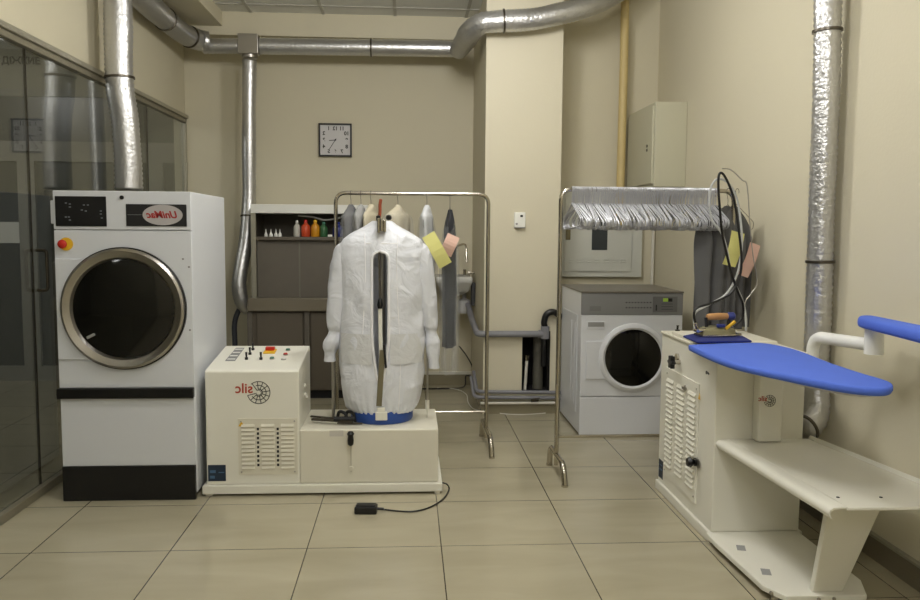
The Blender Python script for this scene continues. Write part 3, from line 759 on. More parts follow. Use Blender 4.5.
# wire hangers
def hanger_mesh(material, halfw=.2, wire=.0016):
    b = MB()
    hook = [V((0, .018*math.cos(math.radians(a))+.0, .018*math.sin(math.radians(a))-.0)) for a in range(-30, 200, 23)]
    hook = [p+V((0, 0, -.0)) for p in hook]
    path = hook[::1]+[V((0, -.006, -.03)), V((0, 0, -.045)), V((0, 0, -.075))]
    b.tube(path, wire, 5)
    tri = fillet([V((0, 0, -.075)), V((0, -halfw, -.175)), V((0, -halfw+.01, -.215)), V((0, halfw-.01, -.215)), V((0, halfw, -.175)), V((0, 0, -.075))], .025, 4)
    b.tube(tri, wire, 5)
    me = b.build('wire_hanger', material, smooth=True); return me
h0 = hanger_mesh(hangm, .185, .0026)
n_h = 165; hx0 = A(572, 192, R2Y).x; hx1 = A(716, 192, R2Y).x
for i in range(n_h):
    o = h0 if i == 0 else h0.copy()
    if i: col.objects.link(o)
    x = hx0+(hx1-hx0)*i/(n_h-1)+random.uniform(-.0012, .0012)
    lean = 6*math.sin(i*.3)+random.uniform(-3, 3)
    o.location = (x, R2Y, zr2-.0035+random.uniform(-.0, .0)); o.rotation_euler = (math.radians(random.uniform(-4, 4)), math.radians(random.uniform(-2, 2)), math.radians(6+lean))
    tag(o, 'silvery wire clothes hanger in the tight row on the rack above the washing machine', 'hanger', 'empty wire hangers packed on the rack')
h1 = hanger_mesh(darksteel, .19, .0016); h1.name = 'wire_hanger'
used1 = [False]
def hang(px, Y, zr, yaw, label, group=None):
    o = h1 if not used1[0] else h1.copy()
    if used1[0]: col.objects.link(o)
    used1[0] = True
    x = A(px, 200, Y).x
    o.location = (x, Y, zr-.0035); o.rotation_euler = (0, 0, math.radians(yaw)); tag(o, label, 'hanger', group)
    return x

def garment(name, x, Y, zr, yaw, prof_, material, label, cat, folds=5, fold_amp=.2, cover=None, seed=0, cut=False):
    """prof_: list of (drop below bar, half width, half thickness) in metres, hung on a hanger"""
    root = thing(name, (x, Y, zr-prof_[-1][0]), label, cat)
    ca, sa = math.cos(math.radians(yaw)), math.sin(math.radians(yaw))
    def mk(scale, nm, mm, extra=0, amp=fold_amp):
        pts = spline([V(p) for p in prof_], 7); R_ = []
        for p in pts:
            r_ = []; dz, hw, ht = p.x, max(.004, p.y*scale), max(.003, p.z*scale)
            for k in range(56):
                a = 2*math.pi*k/56; lx = ht*math.sin(a); ly = hw*math.cos(a)
                f_ = math.sin(ly/max(hw, .01)*folds*1.7+seed*1.3+dz*2)*ht*amp*min(1, max(0, (dz-.1)*5))
                lx += f_+.008*noise.noise(V((ly*9+seed, dz*6, k*.03)))
                r_.append(V((x+lx*ca-ly*sa, Y+lx*sa+ly*ca, zr-dz-extra*(dz/prof_[-1][0]))))
            R_.append(r_)
        return MB().rings(R_, cap=True).build(nm, mm, root, smooth=True, sharp=70)
    mk(1, 'cloth', material)
    if cover: mk(1.15, 'plastic_cover', film, cover, .5)
    return root
jac = lambda L, w=.19, t=.05: [(.072, .012, .012), (.09, .05, .02), (.12, w*.72, t*.7), (.155, w, t), (.25, w*.98, t*1.1), (L*.6, w*.92, t*1.1), (L, w*.95, t)]
trou = lambda L, w=.15, t=.02: [(.2, w*1.02, .008), (.23, w, t), (.35, w*.95, t*1.2), (L*.7, w*.93, t*1.3), (L, w*.9, t*1.1)]
G1 = [
 (351, -10, jac(.72, .16, .035), greycl, 'dark grey jacket in film, leftmost garment on the rack behind the form', 'jacket', .05),
 (361, -9, jac(.70, .16, .035), lightgrey, 'pale grey blouse second from the left on the rack behind the form', 'blouse', .03),
 (371, -14, jac(.66, .15, .03), creamcl, 'cream knitted garment just left of the rust coloured clamp grip', 'garment', None),
 (398, -20, jac(.74, .19, .045), creamcl, 'cream garment in film just right of the finisher collar clamp', 'garment', .05),
 (427, -8, jac(.80, .17, .035), mat('white_cloth', (200, 202, 204), .8, var=.05, varscale=10), 'white garment under film carrying the yellow ticket', 'garment', .10)]
for i, (px, yaw, pf, mm, lab, ct, cov) in enumerate(G1):
    x = hang(px, R1Y, zr1, yaw, 'thin wire hanger holding the '+lab.split(',')[0].replace(' on the rack behind the form', ''), None)
    garment('hanging_'+ct, x, R1Y, zr1, yaw, pf, mm, lab, ct, cover=cov, seed=i*3.1)
x = hang(450, R1Y, zr1, -6, 'thin wire hanger holding the long charcoal trousers')
garment('hanging_trousers', x, R1Y, zr1, -6, [(.1, .02, .012), (.14, .07, .02), (.2, .14, .03), (.3, .15, .035), (.6, .14, .042), (.98, .13, .035)], darkcl, 'long charcoal trousers in clear film at the right end of the rack', 'trousers', cover=.17, seed=9)
# trousers and jackets at the right of the hanger rack
for i, (px, yaw, L_) in enumerate(((716, -60, .80), (728, -54, .80), (737, -54, .79))):
    nm = ('left', 'middle', 'right')[i]
    x = hang(px, R2Y, zr2, yaw, 'wire hanger carrying the %s one of the grey garments beside the iron' % nm)
    garment('hanging_coat', x, R2Y+.02*i, zr2, yaw, [(.085, .02, .012), (.115, .07, .02), (.17, .12, .035), (.24, .14, .045), (.45, .145, .05), (L_, .14, .05)], (greycl, greycl, greycl)[i],
            '%s dark grey garment of three hanging beside the iron cables' % nm, 'garment', folds=5, fold_amp=.75, seed=20+i*5)
def ticket(px, py, Y, w_, h_, ang, mm, label, yaw=0, cat='paper ticket'):
    c_ = A(px, py, Y); b = MB(); u = V((math.cos(math.radians(ang)), 0, math.sin(math.radians(ang)))); v = V((-u.z, 0, u.x))
    u = Matrix.Rotation(math.radians(yaw), 3, 'Z')@u; v = Matrix.Rotation(math.radians(yaw), 3, 'Z')@v; n = u.cross(v)
    R_ = []
    for k in range(7):
        s_ = -1+2*k/6; off = n*(.012*math.cos(s_*2.2))
        base = c_+v*(h_/2*s_)+off
        R_.append([base-u*w_/2+n*.0006, base+u*w_/2+n*.0006, base+u*w_/2-n*.0006, base-u*w_/2-n*.0006])
    b.rings(R_)
    return single(b, 'paper_ticket', mm, label, cat)
ticket(437, 250, R1Y-.22, .085, .22, 30, paperY, 'large yellow ticket pinned to garment right of the form bag')
ticket(449.5, 245, R1Y-.19, .080, .13, -24, paperP, 'pink ticket pinned to the charcoal trousers on the back rack')
ticket(734, 249, R2Y-.24, .075, .19, -14, paperY, 'yellow ticket hanging behind the iron cables')
ticket(749.5, 260, R2Y-.20, .062, .19, -20, paperP, 'pink ticket hanging at the right of the grey garments near the wall')

# ------------------------------------------------------------------ shelf cabinet by the back wall
CY = 6.80
cb = thing('shelf_cabinet', (-.8, CY, 0), 'tall dark cabinet with open bottle shelf and white top at back wall', 'cabinet')
cx0, cx1 = -1.285, -.33
zt_, zt0_, zs_, zl1, zl0 = A(250, 204, CY).z, A(250, 213, CY).z, A(250, 236.5, CY).z, A(250, 298, CY).z, A(250, 311, CY).z
MB().box(cx0-.0, cx1, CY, YB-.03, zt0_, zt_).build('top_cover', whitep, cb, bevel=.004)
for a in (cx0, cx1-.04): MB().box(a, a+.04, CY, CY+.03, zl1, zt0_).build('front_post', alu, cb, bevel=.002)
MB().box(cx0, cx0+.012, CY+.03, YB-.03, zl1, zt0_).box(cx1-.012, cx1, CY+.03, YB-.03, zl1, zt0_).build('side_panel', darkcab, cb)
MB().box(cx0+.012, cx1-.012, YB-.06, YB-.03, zs_, zt0_).build('shelf_back', darkcab, cb)
MB().box(cx0+.03, cx1-.03, CY+.005, YB-.06, zs_-.028, zs_).build('shelf', darkcab2, cb, bevel=.002)
xm = A(299.5, 260, CY+.05).x
for a, b_ in ((cx0+.04, xm-.004), (xm+.004, cx1-.04)):
    MB().box(a, b_, CY+.05, CY+.065, zl1, zs_-.03).build('upper_panel', darkcab, cb, bevel=.002)
MB().box(xm-.006, xm+.006, CY+.045, CY+.07, zl1, zs_-.03).build('panel_joint', mat('joint_grey', (120, 116, 106), .5), cb)
MB().box(cx0-.03, cx1+.02, CY-.03, YB-.03, zl0, zl1).build('worktop', mat('worktop_taupe', (122, 114, 98), .4, var=.05), cb, bevel=.006)
MB().box(cx0, cx1, CY+.025, YB-.03, .07, zl0).build('base_body', darkcab2, cb)
MB().box(cx0, cx1, CY+.04, YB-.03, 0, .07).build('plinth', blackm, cb)
dxs = [cx0+.02, A(304, 350, CY).x, A(332, 350, CY).x+.12, cx1-.02]
dxs = [A(257, 350, CY).x, A(303, 350, CY).x], [A(311, 350, CY).x, cx1-.02]
for a, b_ in dxs: MB().box(a, b_, CY+.005, CY+.026, .08, zl0-.012).build('door', darkcab2, cb, bevel=.003)
for px in (250, 307): 
    x = A(px, 350, CY).x; MB().box(x-.02, x+.02, CY, CY+.026, .04, zl0-.005).build('stile', darkcab, cb, bevel=.003)
MB().tube(spline([A(298, 215.5, CY+.1), A(312, 217, CY+.1), A(325, 220, CY+.1), A(338, 218, CY+.1), A(350, 214.5, CY+.1)]), .007, 8).build('hanging_cord', creamhose, cb, smooth=True)
def bottle(px, w_, ytop, mm, label, capm=whitep, cy=CY+.08):
    a = A(px, 236.5, cy); h_ = A(px, ytop, cy).z-zs_; r_ = w_/2
    t = thing('bottle', (a.x, cy, zs_), label, 'bottle', None)
    MB().lathe((a.x, cy, zs_), [(r_*.9, 0), (r_, .006), (r_, h_*.55), (r_*.85, h_*.68), (r_*.38, h_*.8), (r_*.34, h_*.86)], seg=20).build('bottle_body', mm, t, smooth=True)
    MB().lathe((a.x, cy, zs_+h_*.85), [(r_*.42, 0), (r_*.42, h_*.1), (r_*.25, h_*.16)], seg=16).build('bottle_cap', capm, t, smooth=True)
bottle(297, .055, 220.5, mat('milky_plastic', (196, 194, 184), .4), 'white bottle at the left of the coloured shelf bottles')
bottle(305.8, .074, 220, mat('orange_red_liquid', (196, 74, 40), .35), 'orange-red bottle on the cabinet shelf', red)
bottle(315.3, .074, 220, mat('amber_liquid', (204, 140, 30), .35), 'amber yellow bottle on the cabinet shelf', yellow)
bottle(323.7, .066, 222, mat('green_liquid', (50, 96, 60), .35), 'green bottle on the cabinet shelf', green)
bottle(338, .09, 222, mat('blue_liquid', (34, 44, 110), .35), 'dark blue bottle at the right of the cabinet shelf', navyf)
for i, px in enumerate((266, 271, 276, 280)):
    a = A(px, 236, CY+.06)
    single(MB().lathe((a.x, CY+.06, zs_), [(.016, 0), (.014, .02), (.005, .035), (.002, .062)], seg=12), 'nozzle_tip', whitep,
           'tiny white cone tip at the left end of the bottle shelf', 'nozzle', 'white cone tips on the bottle shelf', smooth=True)
a = A(330, 235.5, CY+.04); single(MB().box(a.x-.018, a.x+.018, CY+.03, CY+.06, zs_, zs_+.02), 'small_carton', whitep, 'tiny white carton between the green and blue bottles', 'carton', bevel=.003)
# dark hose left of the cabinet
b = MB().tube(spline([A(246, 300, 6.95), A(238, 312, 6.93), A(234.5, 325, 6.93), A(235, 345, 6.93), A(236, 380, 6.93), V((-1.44, 6.93, .012))]), .022, 12)
single(b, 'drain_hose', mat('dark_hose', (52, 54, 60), .5), 'dark hose running down beside the shelf cabinet to the floor', 'hose', smooth=True)

# ------------------------------------------------------------------ sink and pipes
SY = 7.1
sk = thing('wash_basin', (.45, SY, .8), 'small white wash basin in the corner left of the pillar', 'sink')
sx_0, sx_1 = A(436, 280, SY-.15).x, PX0-.03
zt2 = A(466, 277, SY-.15).z
b = MB()
prof2 = [(sx_0, sx_1, 6.93, YB-.002, zt2), (sx_0, sx_1, 6.93, YB-.002, zt2-.045), (sx_0+.05, sx_1-.03, 7.0, YB-.002, zt2-.13), (sx_0+.12, sx_1-.08, 7.1, YB-.002, zt2-.17)]
b.rings([[V((a, c_, z)), V((b_, c_, z)), V((b_, d_, z)), V((a, d_, z))] for a, b_, c_, d_, z in prof2])
b.build('basin', mat('ceramic_white', (205, 205, 200), .2), sk, bevel=.012, seg=3)
MB().box(sx_0+.04, sx_1-.04, 6.97, YB-.1, zt2-.004, zt2+.0015).build('bowl', grayp, sk, bevel=.01)
MB().tube(fillet([A(455, 276, 7.25), A(455, 247, 7.25), A(466, 243, 7.1), A(467, 262, 7.05)], .06, 8), .010, 10).build('faucet', chrome, sk, smooth=True)
fx = A(459, 270, 7.25).x; MB().cyl((fx-.04, 7.25, zt2), (fx-.04, 7.25, zt2+.05), .014).cyl((fx+.05, 7.25, zt2), (fx+.05, 7.25, zt2+.05), .014).build('tap_handle', chrome, sk, smooth=True)
q = A(464, 305, 7.15)
MB().lathe((q.x, 7.15, zt2-.33), [(.05, 0), (.055, .02), (.055, .11), (.02, .13), (.018, .2)], seg=20).build('bottle_trap', mat('white_trap', (190, 190, 190), .4), sk, smooth=True)
q = A(474, 292, 7.0); MB().box(q.x-.02, q.x+.012, 7.0, 7.12, A(474, 306, 7.0).z, A(474, 283, 7.0).z).build('soap_bracket', mat('dark_bracket', (60, 60, 62), .5), sk, bevel=.006)
q = A(476, 273, 7.1)
t = thing('stop_valve', (PX0, 7.1, q.z), 'small chrome valve on the pillar side above the basin', 'valve')
MB().cyl((PX0-.045, 7.1, q.z), (PX0, 7.1, q.z), .010).build('valve_stem', chrome, t, smooth=True)
MB().cyl((PX0-.06, 7.1, q.z), (PX0-.04, 7.1, q.z), .022, 8).build('valve_wheel', chrome, t, smooth=True)
py_ = PY0-.045
zz = A(500, 334, py_).z
b = MB().tube(fillet([A(468, 305, 7.05), A(472, 320, 6.7), V((PX0-.05, py_, zz+.0)), V((A(543, 333, py_).x, py_, zz))], .05, 6), .025, 14)
dp = thing('drain_pipe', (PX0-.05, py_, zz-.03), 'grey plastic drain pipe crossing the pillar at knee height', 'pipe')
b.build('pipe_run', graypipe, dp, smooth=True)
q = A(545, 333, py_)
MB().cyl((q.x, py_, zz-.035), (q.x, py_, zz+.06), .033).cyl((q.x-.05, py_, zz), (q.x, py_, zz), .031).build('pipe_tee', graypipe, dp, smooth=True)
MB().cyl((q.x-.012-.0, py_+.0, zz-.25), (q.x-.012, py_, zz-.035), .018).build('drop_tube', black, dp, smooth=True)
b = MB().tube(spline([V((q.x, py_, zz+.05)), A(544, 322, py_), A(547, 314, py_), A(554, 312, py_), A(560, 316, 6.2), A(568, 318, 6.3), A(576, 318, 6.4)]), .024, 12)
single(b, 'washer_hose', black, 'black hose arching from the pillar pipe to the washing machine', 'hose', smooth=True)
for i, (pa, pb, lab) in enumerate(((389.5, 391, 'upper grey water pipe running low along the pillar'), (395, 396.5, 'lower grey water pipe running low along the pillar'))):
    yy = PY0-.035; z_ = A(520, pa+2, yy).z
    b = MB().tube(fillet([(PX0-.05-.02*i, 6.5, z_+.10), (PX0-.05-.02*i, 6.38, z_+.06), (PX0-.05-.02*i, yy, z_), (PX1+.05, yy, z_-.01)], .05, 6), .014, 10)
    single(b, 'water_pipe', graypipe, lab, 'pipe', smooth=True)
yy = PY0-.03; z_ = A(520, 403, yy).z
single(MB().cyl((PX0-.02, yy, z_), (PX1, yy, z_), .011), 'copper_pipe', pvcw, 'thin pale pipe at skirting height in front of the pillar', 'pipe', smooth=True)
q = A(535, 399, PY0-.05); t = thing('floor_valve', (q.x, PY0-.05, q.z-.02), 'small dark valve on the low pipe under the niche', 'valve')
MB().cyl((q.x-.03, PY0-.03, q.z-.01), (q.x+.03, PY0-.03, q.z-.01), .016).build('valve_body', darksteel, t, smooth=True)
MB().obox((q.x, PY0-.06, q.z+.005), (1,0,.2), (0,1,0), (0,0,1), .035, .008, .004).build('valve_lever', darksteel, t, bevel=.002)
# pipes inside the niche
def npipe(px, r_, mm, z0_, z1_, name, lab, dy=.12):
    x = A(px, 360, PY0+dy).x
    single(MB().cyl((x, PY0+dy, z0_), (x, PY0+dy, z1_), r_), name, mm, lab, 'pipe', smooth=True)
npipe(538, .042, mat('niche_grey', (92, 90, 80), .5), NZ0+.006, NZ1, 'soil_pipe', 'thick grey pipe inside the pillar niche')
x = A(525, 380, PY0+.06).x
t = thing('white_pipe', (x, PY0+.06, NZ0), 'slim white pipe with metal fitting inside the pillar niche', 'pipe')
MB().cyl((x, PY0+.06, NZ0+.006), (x+.012, PY0+.06, NZ0+.24), .012).build('pipe_tube', pvcw, t, smooth=True)
MB().cyl((x+.012, PY0+.06, NZ0+.24), (x+.012, PY0+.06, NZ0+.28), .019, 8).build('pipe_fitting', chrome, t, smooth=True)
npipe(548, .012, black, NZ0+.006, NZ1-.02, 'black_cable', 'black cable at the right side of the pillar niche', .05)
# floor cables at the back
b = MB().tube(spline([A(459, 346, 7.3), A(466, 355, 7.3), A(472, 366, 7.32), A(473, 376, 7.33), A(466, 376, 7.3), V((.50, 7.25, .008)), V((.3, 7.2, .006)), V((.1, 7.2, .006)), V((-.1, 7.25, .006))], 8), .006, 6)
single(b, 'power_cable', black, 'black cable hanging off the back wall and running along the skirting', 'cable', smooth=True)
b = MB().tube(spline([AZ(437, 388, .004), AZ(455, 389, .004), AZ(466, 394, .004), AZ(468, 402, .004), AZ(474, 409, .004), AZ(490, 412, .004), AZ(515, 414.5, .004), AZ(540, 413.5, .004), AZ(560, 411, .004)], 8), .0035, 6)
single(b, 'floor_cable', pvcw, 'thin pale cable curving over the floor towards the washing machine', 'cable', smooth=True)

# ------------------------------------------------------------------ washing machine
WY = 5.48
wm = thing('washing_machine', (1.53, WY, 0), 'white front-loading washing machine with grey control panel and round door', 'washing machine')
wx0, wx1, wz = 1.183, 1.888, 1.012
zc0 = A(630, 315, WY).z
MB().box(wx0, wx1, WY+.02, 6.2, .02, wz-.012).build('body', washw, wm, bevel=.006)
MB().box(wx0-.004, wx1+.004, WY-.004, 6.2, wz-.012, wz).build('top_lid', mat('lid_taupe', (120, 114, 104), .35, .3), wm, bevel=.003)
cp = MB().box(wx0, wx1, WY, WY+.022, zc0, wz-.014).build('control_panel', grayp, wm, bevel=.003)
x0, x1, z0, z1 = rect(653, 296.5, 677, 312, WY)
ds = MB().box(x0, x1, WY-.003, WY+.001, z0, z1).build('display_bezel', mat('bezel_grey', (104, 104, 104), .4), cp, bevel=.001)
MB().box(x0+.07, x0+.105, WY-.0045, WY-.0025, z1-.035, z1-.012).build('display', mat('green_display', (140, 170, 60), .4, emit=.25), ds)
MB().box(x0+.105, x0+.135, WY-.0045, WY-.0025, z1-.035, z1-.012).box(x0+.02, x0+.028, WY-.0045, WY-.0025, z0+.01, z0+.05).build('display_text', black, ds)
b = MB()
for i in range(9):
    for j in range(2):
        q = A(626.5+i*3.0, 302.5+j*5.2, WY); b.box(q.x-.006, q.x+.006, WY-.001, WY+.0005, q.z-.004, q.z+.004)
for j in range(3):
    q = A(667, 304+j*2.6, WY); b.box(q.x-.04, q.x+.04, WY-.0036, WY-.0028, q.z-.002, q.z+.002)
b.build('panel_symbols', mat('faint_print', (66, 66, 66), .5), cp)
x0, x1, z0, z1 = rect(589.5, 306, 601, 311, WY); MB().box(x0, x1, WY-.002, WY, z0, z1).build('panel_badge', mat('badge_grey', (116, 116, 116), .4), cp)
zs1_ = A(620, 396.5, WY).z
MB().box(wx0, wx1, WY, WY+.022, zs1_+.003, zc0-.003).build('front_panel', washw, wm, bevel=.004)
MB().box(wx0, wx1, WY, WY+.022, .016, zs1_-.003).build('lower_panel', washw, wm, bevel=.004)
for y_ in (WY+.01, 6.1): MB().box(wx0+.03, wx1-.01, y_, y_+.06, 0, .018 if y_ < 6 else .02).build('foot_rail', blackm, wm)
x0, x1, z0, z1 = rect(588, 322, 604, 327.5, WY)
dd = MB().box(x0-.004, x1+.004, WY-.004, WY+.001, z0-.012, z1+.004).build('dispenser', washw, wm, bevel=.003)
MB().box(x0, x1, WY-.0055, WY-.0035, z0+.006, z1).build('dispenser_grip', lightgrey, dd, bevel=.002)
wc = A(632.5, 357.5, WY); WR = .238
pz0, pz1 = A(590, 379, WY).z, A(590, 341, WY).z
wd = MB().box(A(586, 360, WY).x, wc.x-.1, WY-.010, WY+.001, pz0, pz1).build('door', washw, wm, bevel=.004)
MB().lathe((wc.x, WY, wc.z), [(WR, 0), (WR, .014), (WR-.010, .022), (WR-.028, .028), (WR-.042, .018)], axis=(0,-1,0), seg=64, cap=False).build('door_ring', washw, wd, smooth=True)
MB().lathe((wc.x, WY, wc.z), [(WR-.040, .018), (.12, .030), (.002, .036)], axis=(0,-1,0), seg=64).build('door_glass', glassd, wd, smooth=True)
b = MB().box(wx0-.004, wx0+.001, WY+.12, WY+.62, .15, .84)
b.build('side_emboss', washw, wm, bevel=.004)
for yy in (WY+.18, WY+.3): MB().box(wx0-.007, wx0-.003, yy, yy+.03, .2, .78).build('side_rib', washw, wm, bevel=.003)

# ------------------------------------------------------------------ ironing table
IX, IY0, IY1, IZ = 1.390, 3.56, 4.36, .878
it = thing('ironing_table', (1.6, 3.9, 0), 'ivory steam ironing table with blue board and lower shelf at the right', 'ironing table')
MB().box(IX, 1.805, IY0, IY1, .05, IZ-.01).build('cabinet', ivory, it, bevel=.006)
MB().box(IX-.012, 1.82, IY0-.008, IY1+.01, .0, .05).build('base_frame', ivory, it, bevel=.006)
MB().box(IX-.008, 1.81, IY0-.01, IY1+.005, IZ-.01, IZ+.004).build('top_plate', ivory2, it, bevel=.004)
def S(px, py, off=0): return AX(px, py, IX-off)   # point on the louvred side
a0, a1 = S(667, 372).y, S(700, 386).y; zz0, zz1 = .115, .70
lp = louvre_panel((IX, a0, zz0), (0,-1,0), (0,0,1), (-1,0,0), a0-a1, zz1-zz0, 3, 18, it, 'louvre_door', lw=.62, t=.006)
q = S(686, 388, .006); lk = MB().cyl((IX-.014, q.y, q.z), (IX-.005, q.y, q.z), .014).box(IX-.022, IX-.012, q.y-.006, q.y+.02, q.z-.006, q.z+.006).build('door_lock', steel, lp, smooth=True)
q = S(680, 362)
MB().cyl((IX-.035, q.y, q.z), (IX, q.y, q.z), .012).cyl((IX-.012, q.y+.03, q.z+.02), (IX, q.y+.03, q.z+.02), .02).build('valve_stem', chrome, it, smooth=True)
MB().rings([[V((x_, q.y+(.030+.007*math.cos(6*2*math.pi*k/36))*math.cos(2*math.pi*k/36), q.z+(.030+.007*math.cos(6*2*math.pi*k/36))*math.sin(2*math.pi*k/36))) for k in range(36)] for x_ in (IX-.055, IX-.033)]).build('star_knob', black, it, bevel=.002)
q = S(697.5, 462)
MB().lathe((IX-.006, q.y, q.z), [(.02, 0), (.02, .01), (.012, .012), (.026, .03), (.02, .045)], axis=(-1,0,0), seg=20).build('drain_knob', black, it, smooth=True)
MB().cyl((IX-.009, q.y-.03, q.z), (IX-.005, q.y-.03, q.z), .022).build('knob_plate', steel, it, smooth=True)
for dx in (0, .022):
    q = S(707, 372.5); MB().cyl((IX-.004, q.y-dx, q.z-dx*.1), (IX, q.y-dx, q.z), .008).build('plug_hole', black, it)
q = S(661, 468); st = MB().box(IX-.002, IX, q.y-.035, q.y+.035, q.z-.055, q.z+.045).build('rating_sticker', navys, it)
MB().box(IX-.003, IX-.0015, q.y-.025, q.y+.02, q.z-.01, q.z-.003).box(IX-.003, IX-.0015, q.y-.025, q.y+.02, q.z+.015, q.z+.02).build('sticker_print', mat('sticker_blue', (70, 104, 136)), st)
q = S(699.5, 397, .007); MB().prism([(IX-.0075, q.y+.014, q.z-.012), (IX-.0075, q.y-.014, q.z-.012), (IX-.0075, q.y, q.z+.02)], (-.001, 0, 0)).build('warning_sticker', yellow, lp)
# column with brand
CYF = 3.49
cxa, cxb = A(753.5, 430, 3.54).x, A(781.5, 430, CYF).x
colm = MB().box(cxa, cxb, CYF, IY0, .49, .865).build('column', ivory, it, bevel=.004)
q = A(768, 400, CYF); brand((q.x, CYF-.0005, q.z), (1,0,0), (0,0,1), .46, colm)
# shelf with rolled edge
SZ_ = .485
P = [V((1.405, IY0+.0, SZ_)), V((1.452, 2.69, SZ_)), V((1.50, 2.64, SZ_)), V((1.90, 2.64, SZ_)), V((1.93, 2.83, SZ_)), V((1.83, 3.56, SZ_))]
sh = MB().prism([p+V((.058 if i < 2 else (.01 if i == 2 else 0), 0, 0)) for i, p in enumerate(P)], (0, 0, -.012)).build('shelf', ivory, it, bevel=.003)
lip = [(.06, 0), (.03, 0), (.012, -.002), (.0, -.010), (-.004, -.022), (.0, -.034), (.008, -.041), (.011, -.038), (.005, -.031), (.002, -.022), (.006, -.014), (.015, -.008), (.03, -.006), (.06, -.006)]
MB().rings([[V((X_+a, Y_, SZ_+c_)) for a, c_ in lip] for X_, Y_ in ((1.402, IY0), (1.449, 2.645))]).build('rolled_edge', ivory, sh, smooth=True, sharp=60)
MB().prism([P[3]+V((0,0,0)), P[4], P[5], P[5]+V((.008, 0, .014)), P[4]+V((.012, 0, .014)), P[3]+V((.012, 0, .014))], (.003, 0, 0)).build('back_lip', ivory, sh)
for px, py in ((838, 497.5), (881, 497.5)):
    q = AZ(px, py, SZ_); MB().cyl((q.x, q.y, SZ_), (q.x, q.y, SZ_+.002), .006, 10).build('screw', blackm, sh)
# bottom plate
P = [V((1.368, IY0, .05)), V((1.365, 3.44, .05)), V((1.385, 3.0, .05)), V((1.435, 2.90, .05)), V((1.75, 2.90, .05)), V((1.80, 3.03, .05)), V((1.80, IY0, .05))]
bp = MB().prism(P, (0, 0, -.022)).build('bottom_plate', ivory, it, bevel=.003)
for (x_, y_) in ((1.42, 2.96), (1.72, 2.95), (1.76, 3.4), (1.42, 3.42)): MB().cyl((x_, y_, 0), (x_, y_, .03), .016).build('levelling_foot', steel, bp, smooth=True)
for px, py in ((741, 548), (766, 572)):
    q = AZ(px, py, .05); MB().obox((q.x, q.y, .0505), (.3, 1, 0), (1, -.3, 0), (0,0,1), .03, .018, .0006).build('plate_sticker', lightgrey, bp)
for x_ in (1.40, 1.56, 1.62):
    MB().cyl((x_, 2.895 if x_ > 1.43 else 2.95, .038), (x_, 2.90 if x_ > 1.43 else 2.96, .038), .007, 10).build('bolt', steel, bp)
# tapered leg panel
a = A(829, 507, 2.78); c_ = A(886, 507, 2.78); d_ = A(843, 587, 2.93); e_ = A(813, 590, 2.93)
P = [V((e_.x, 2.93, .05)), V((d_.x, 2.93, .05)), V((c_.x, 2.78, SZ_-.012)), V((a.x+.005, 2.78, SZ_-.012))]
MB().prism(P, (0, .03, .002)).build('leg_panel', ivory, it, bevel=.004)
# main board
BZ = .915
outl = [(688.5, 344.4), (708, 353.5), (728, 361), (751, 367), (780, 373), (805, 378), (832, 383), (856, 386.5), (876, 388.3), (888, 388), (893.5, 385), (890, 381.5), (878, 377.5), (861, 372.5), (827, 361), (802, 351.5), (785, 346.6), (760, 342.5), (725, 343)]
OP = [AZ(px, py, BZ) for px, py in outl]
cen = sum(OP, V())/len(OP)
def ringat(z, s_): return [V((cen.x+(p.x-cen.x)*1+(p-cen).normalized().x*s_, cen.y+(p.y-cen.y)+(p-cen).normalized().y*s_, z)) for p in OPs]
OPs = spline(OP+[OP[0]], 4)[:-1]
brd = MB().rings([ringat(BZ-.030, -.02), ringat(BZ-.027, -.006), ringat(BZ-.018, 0), ringat(BZ-.006, -.001), ringat(BZ-.001, -.006), ringat(BZ, -.016)]).build('ironing_board', bluef, it, smooth=True, sharp=60)
MB().prism([p+V((0,0,-.044)) for p in ringat(BZ, -.07)], (0, 0, .016)).build('board_tray', ivory, it)
# iron rest
P = [AZ(x_, y_, BZ+.010) for x_, y_ in ((683, 335.5), (697, 341.5), (752, 340.5), (736, 332), (700, 332))]
MB().prism(P, (0, 0, -.010)).build('iron_rest', navyf, it, bevel=.004)
MB().prism([V((1.39, 3.8, IZ)), V((1.78, 3.8, IZ)), V((1.78, 4.2, IZ)), V((1.39, 4.2, IZ))], (0, 0, .022)).build('rest_bracket', ivory2, it, bevel=.003)
q = AZ(677.5, 331.5, IZ); MB().lathe((q.x, q.y, IZ), [(.014, 0), (.014, .01), (.006, .012), (.006, .03), (.009, .034)], seg=14).build('toggle_switch', black, it, smooth=True)
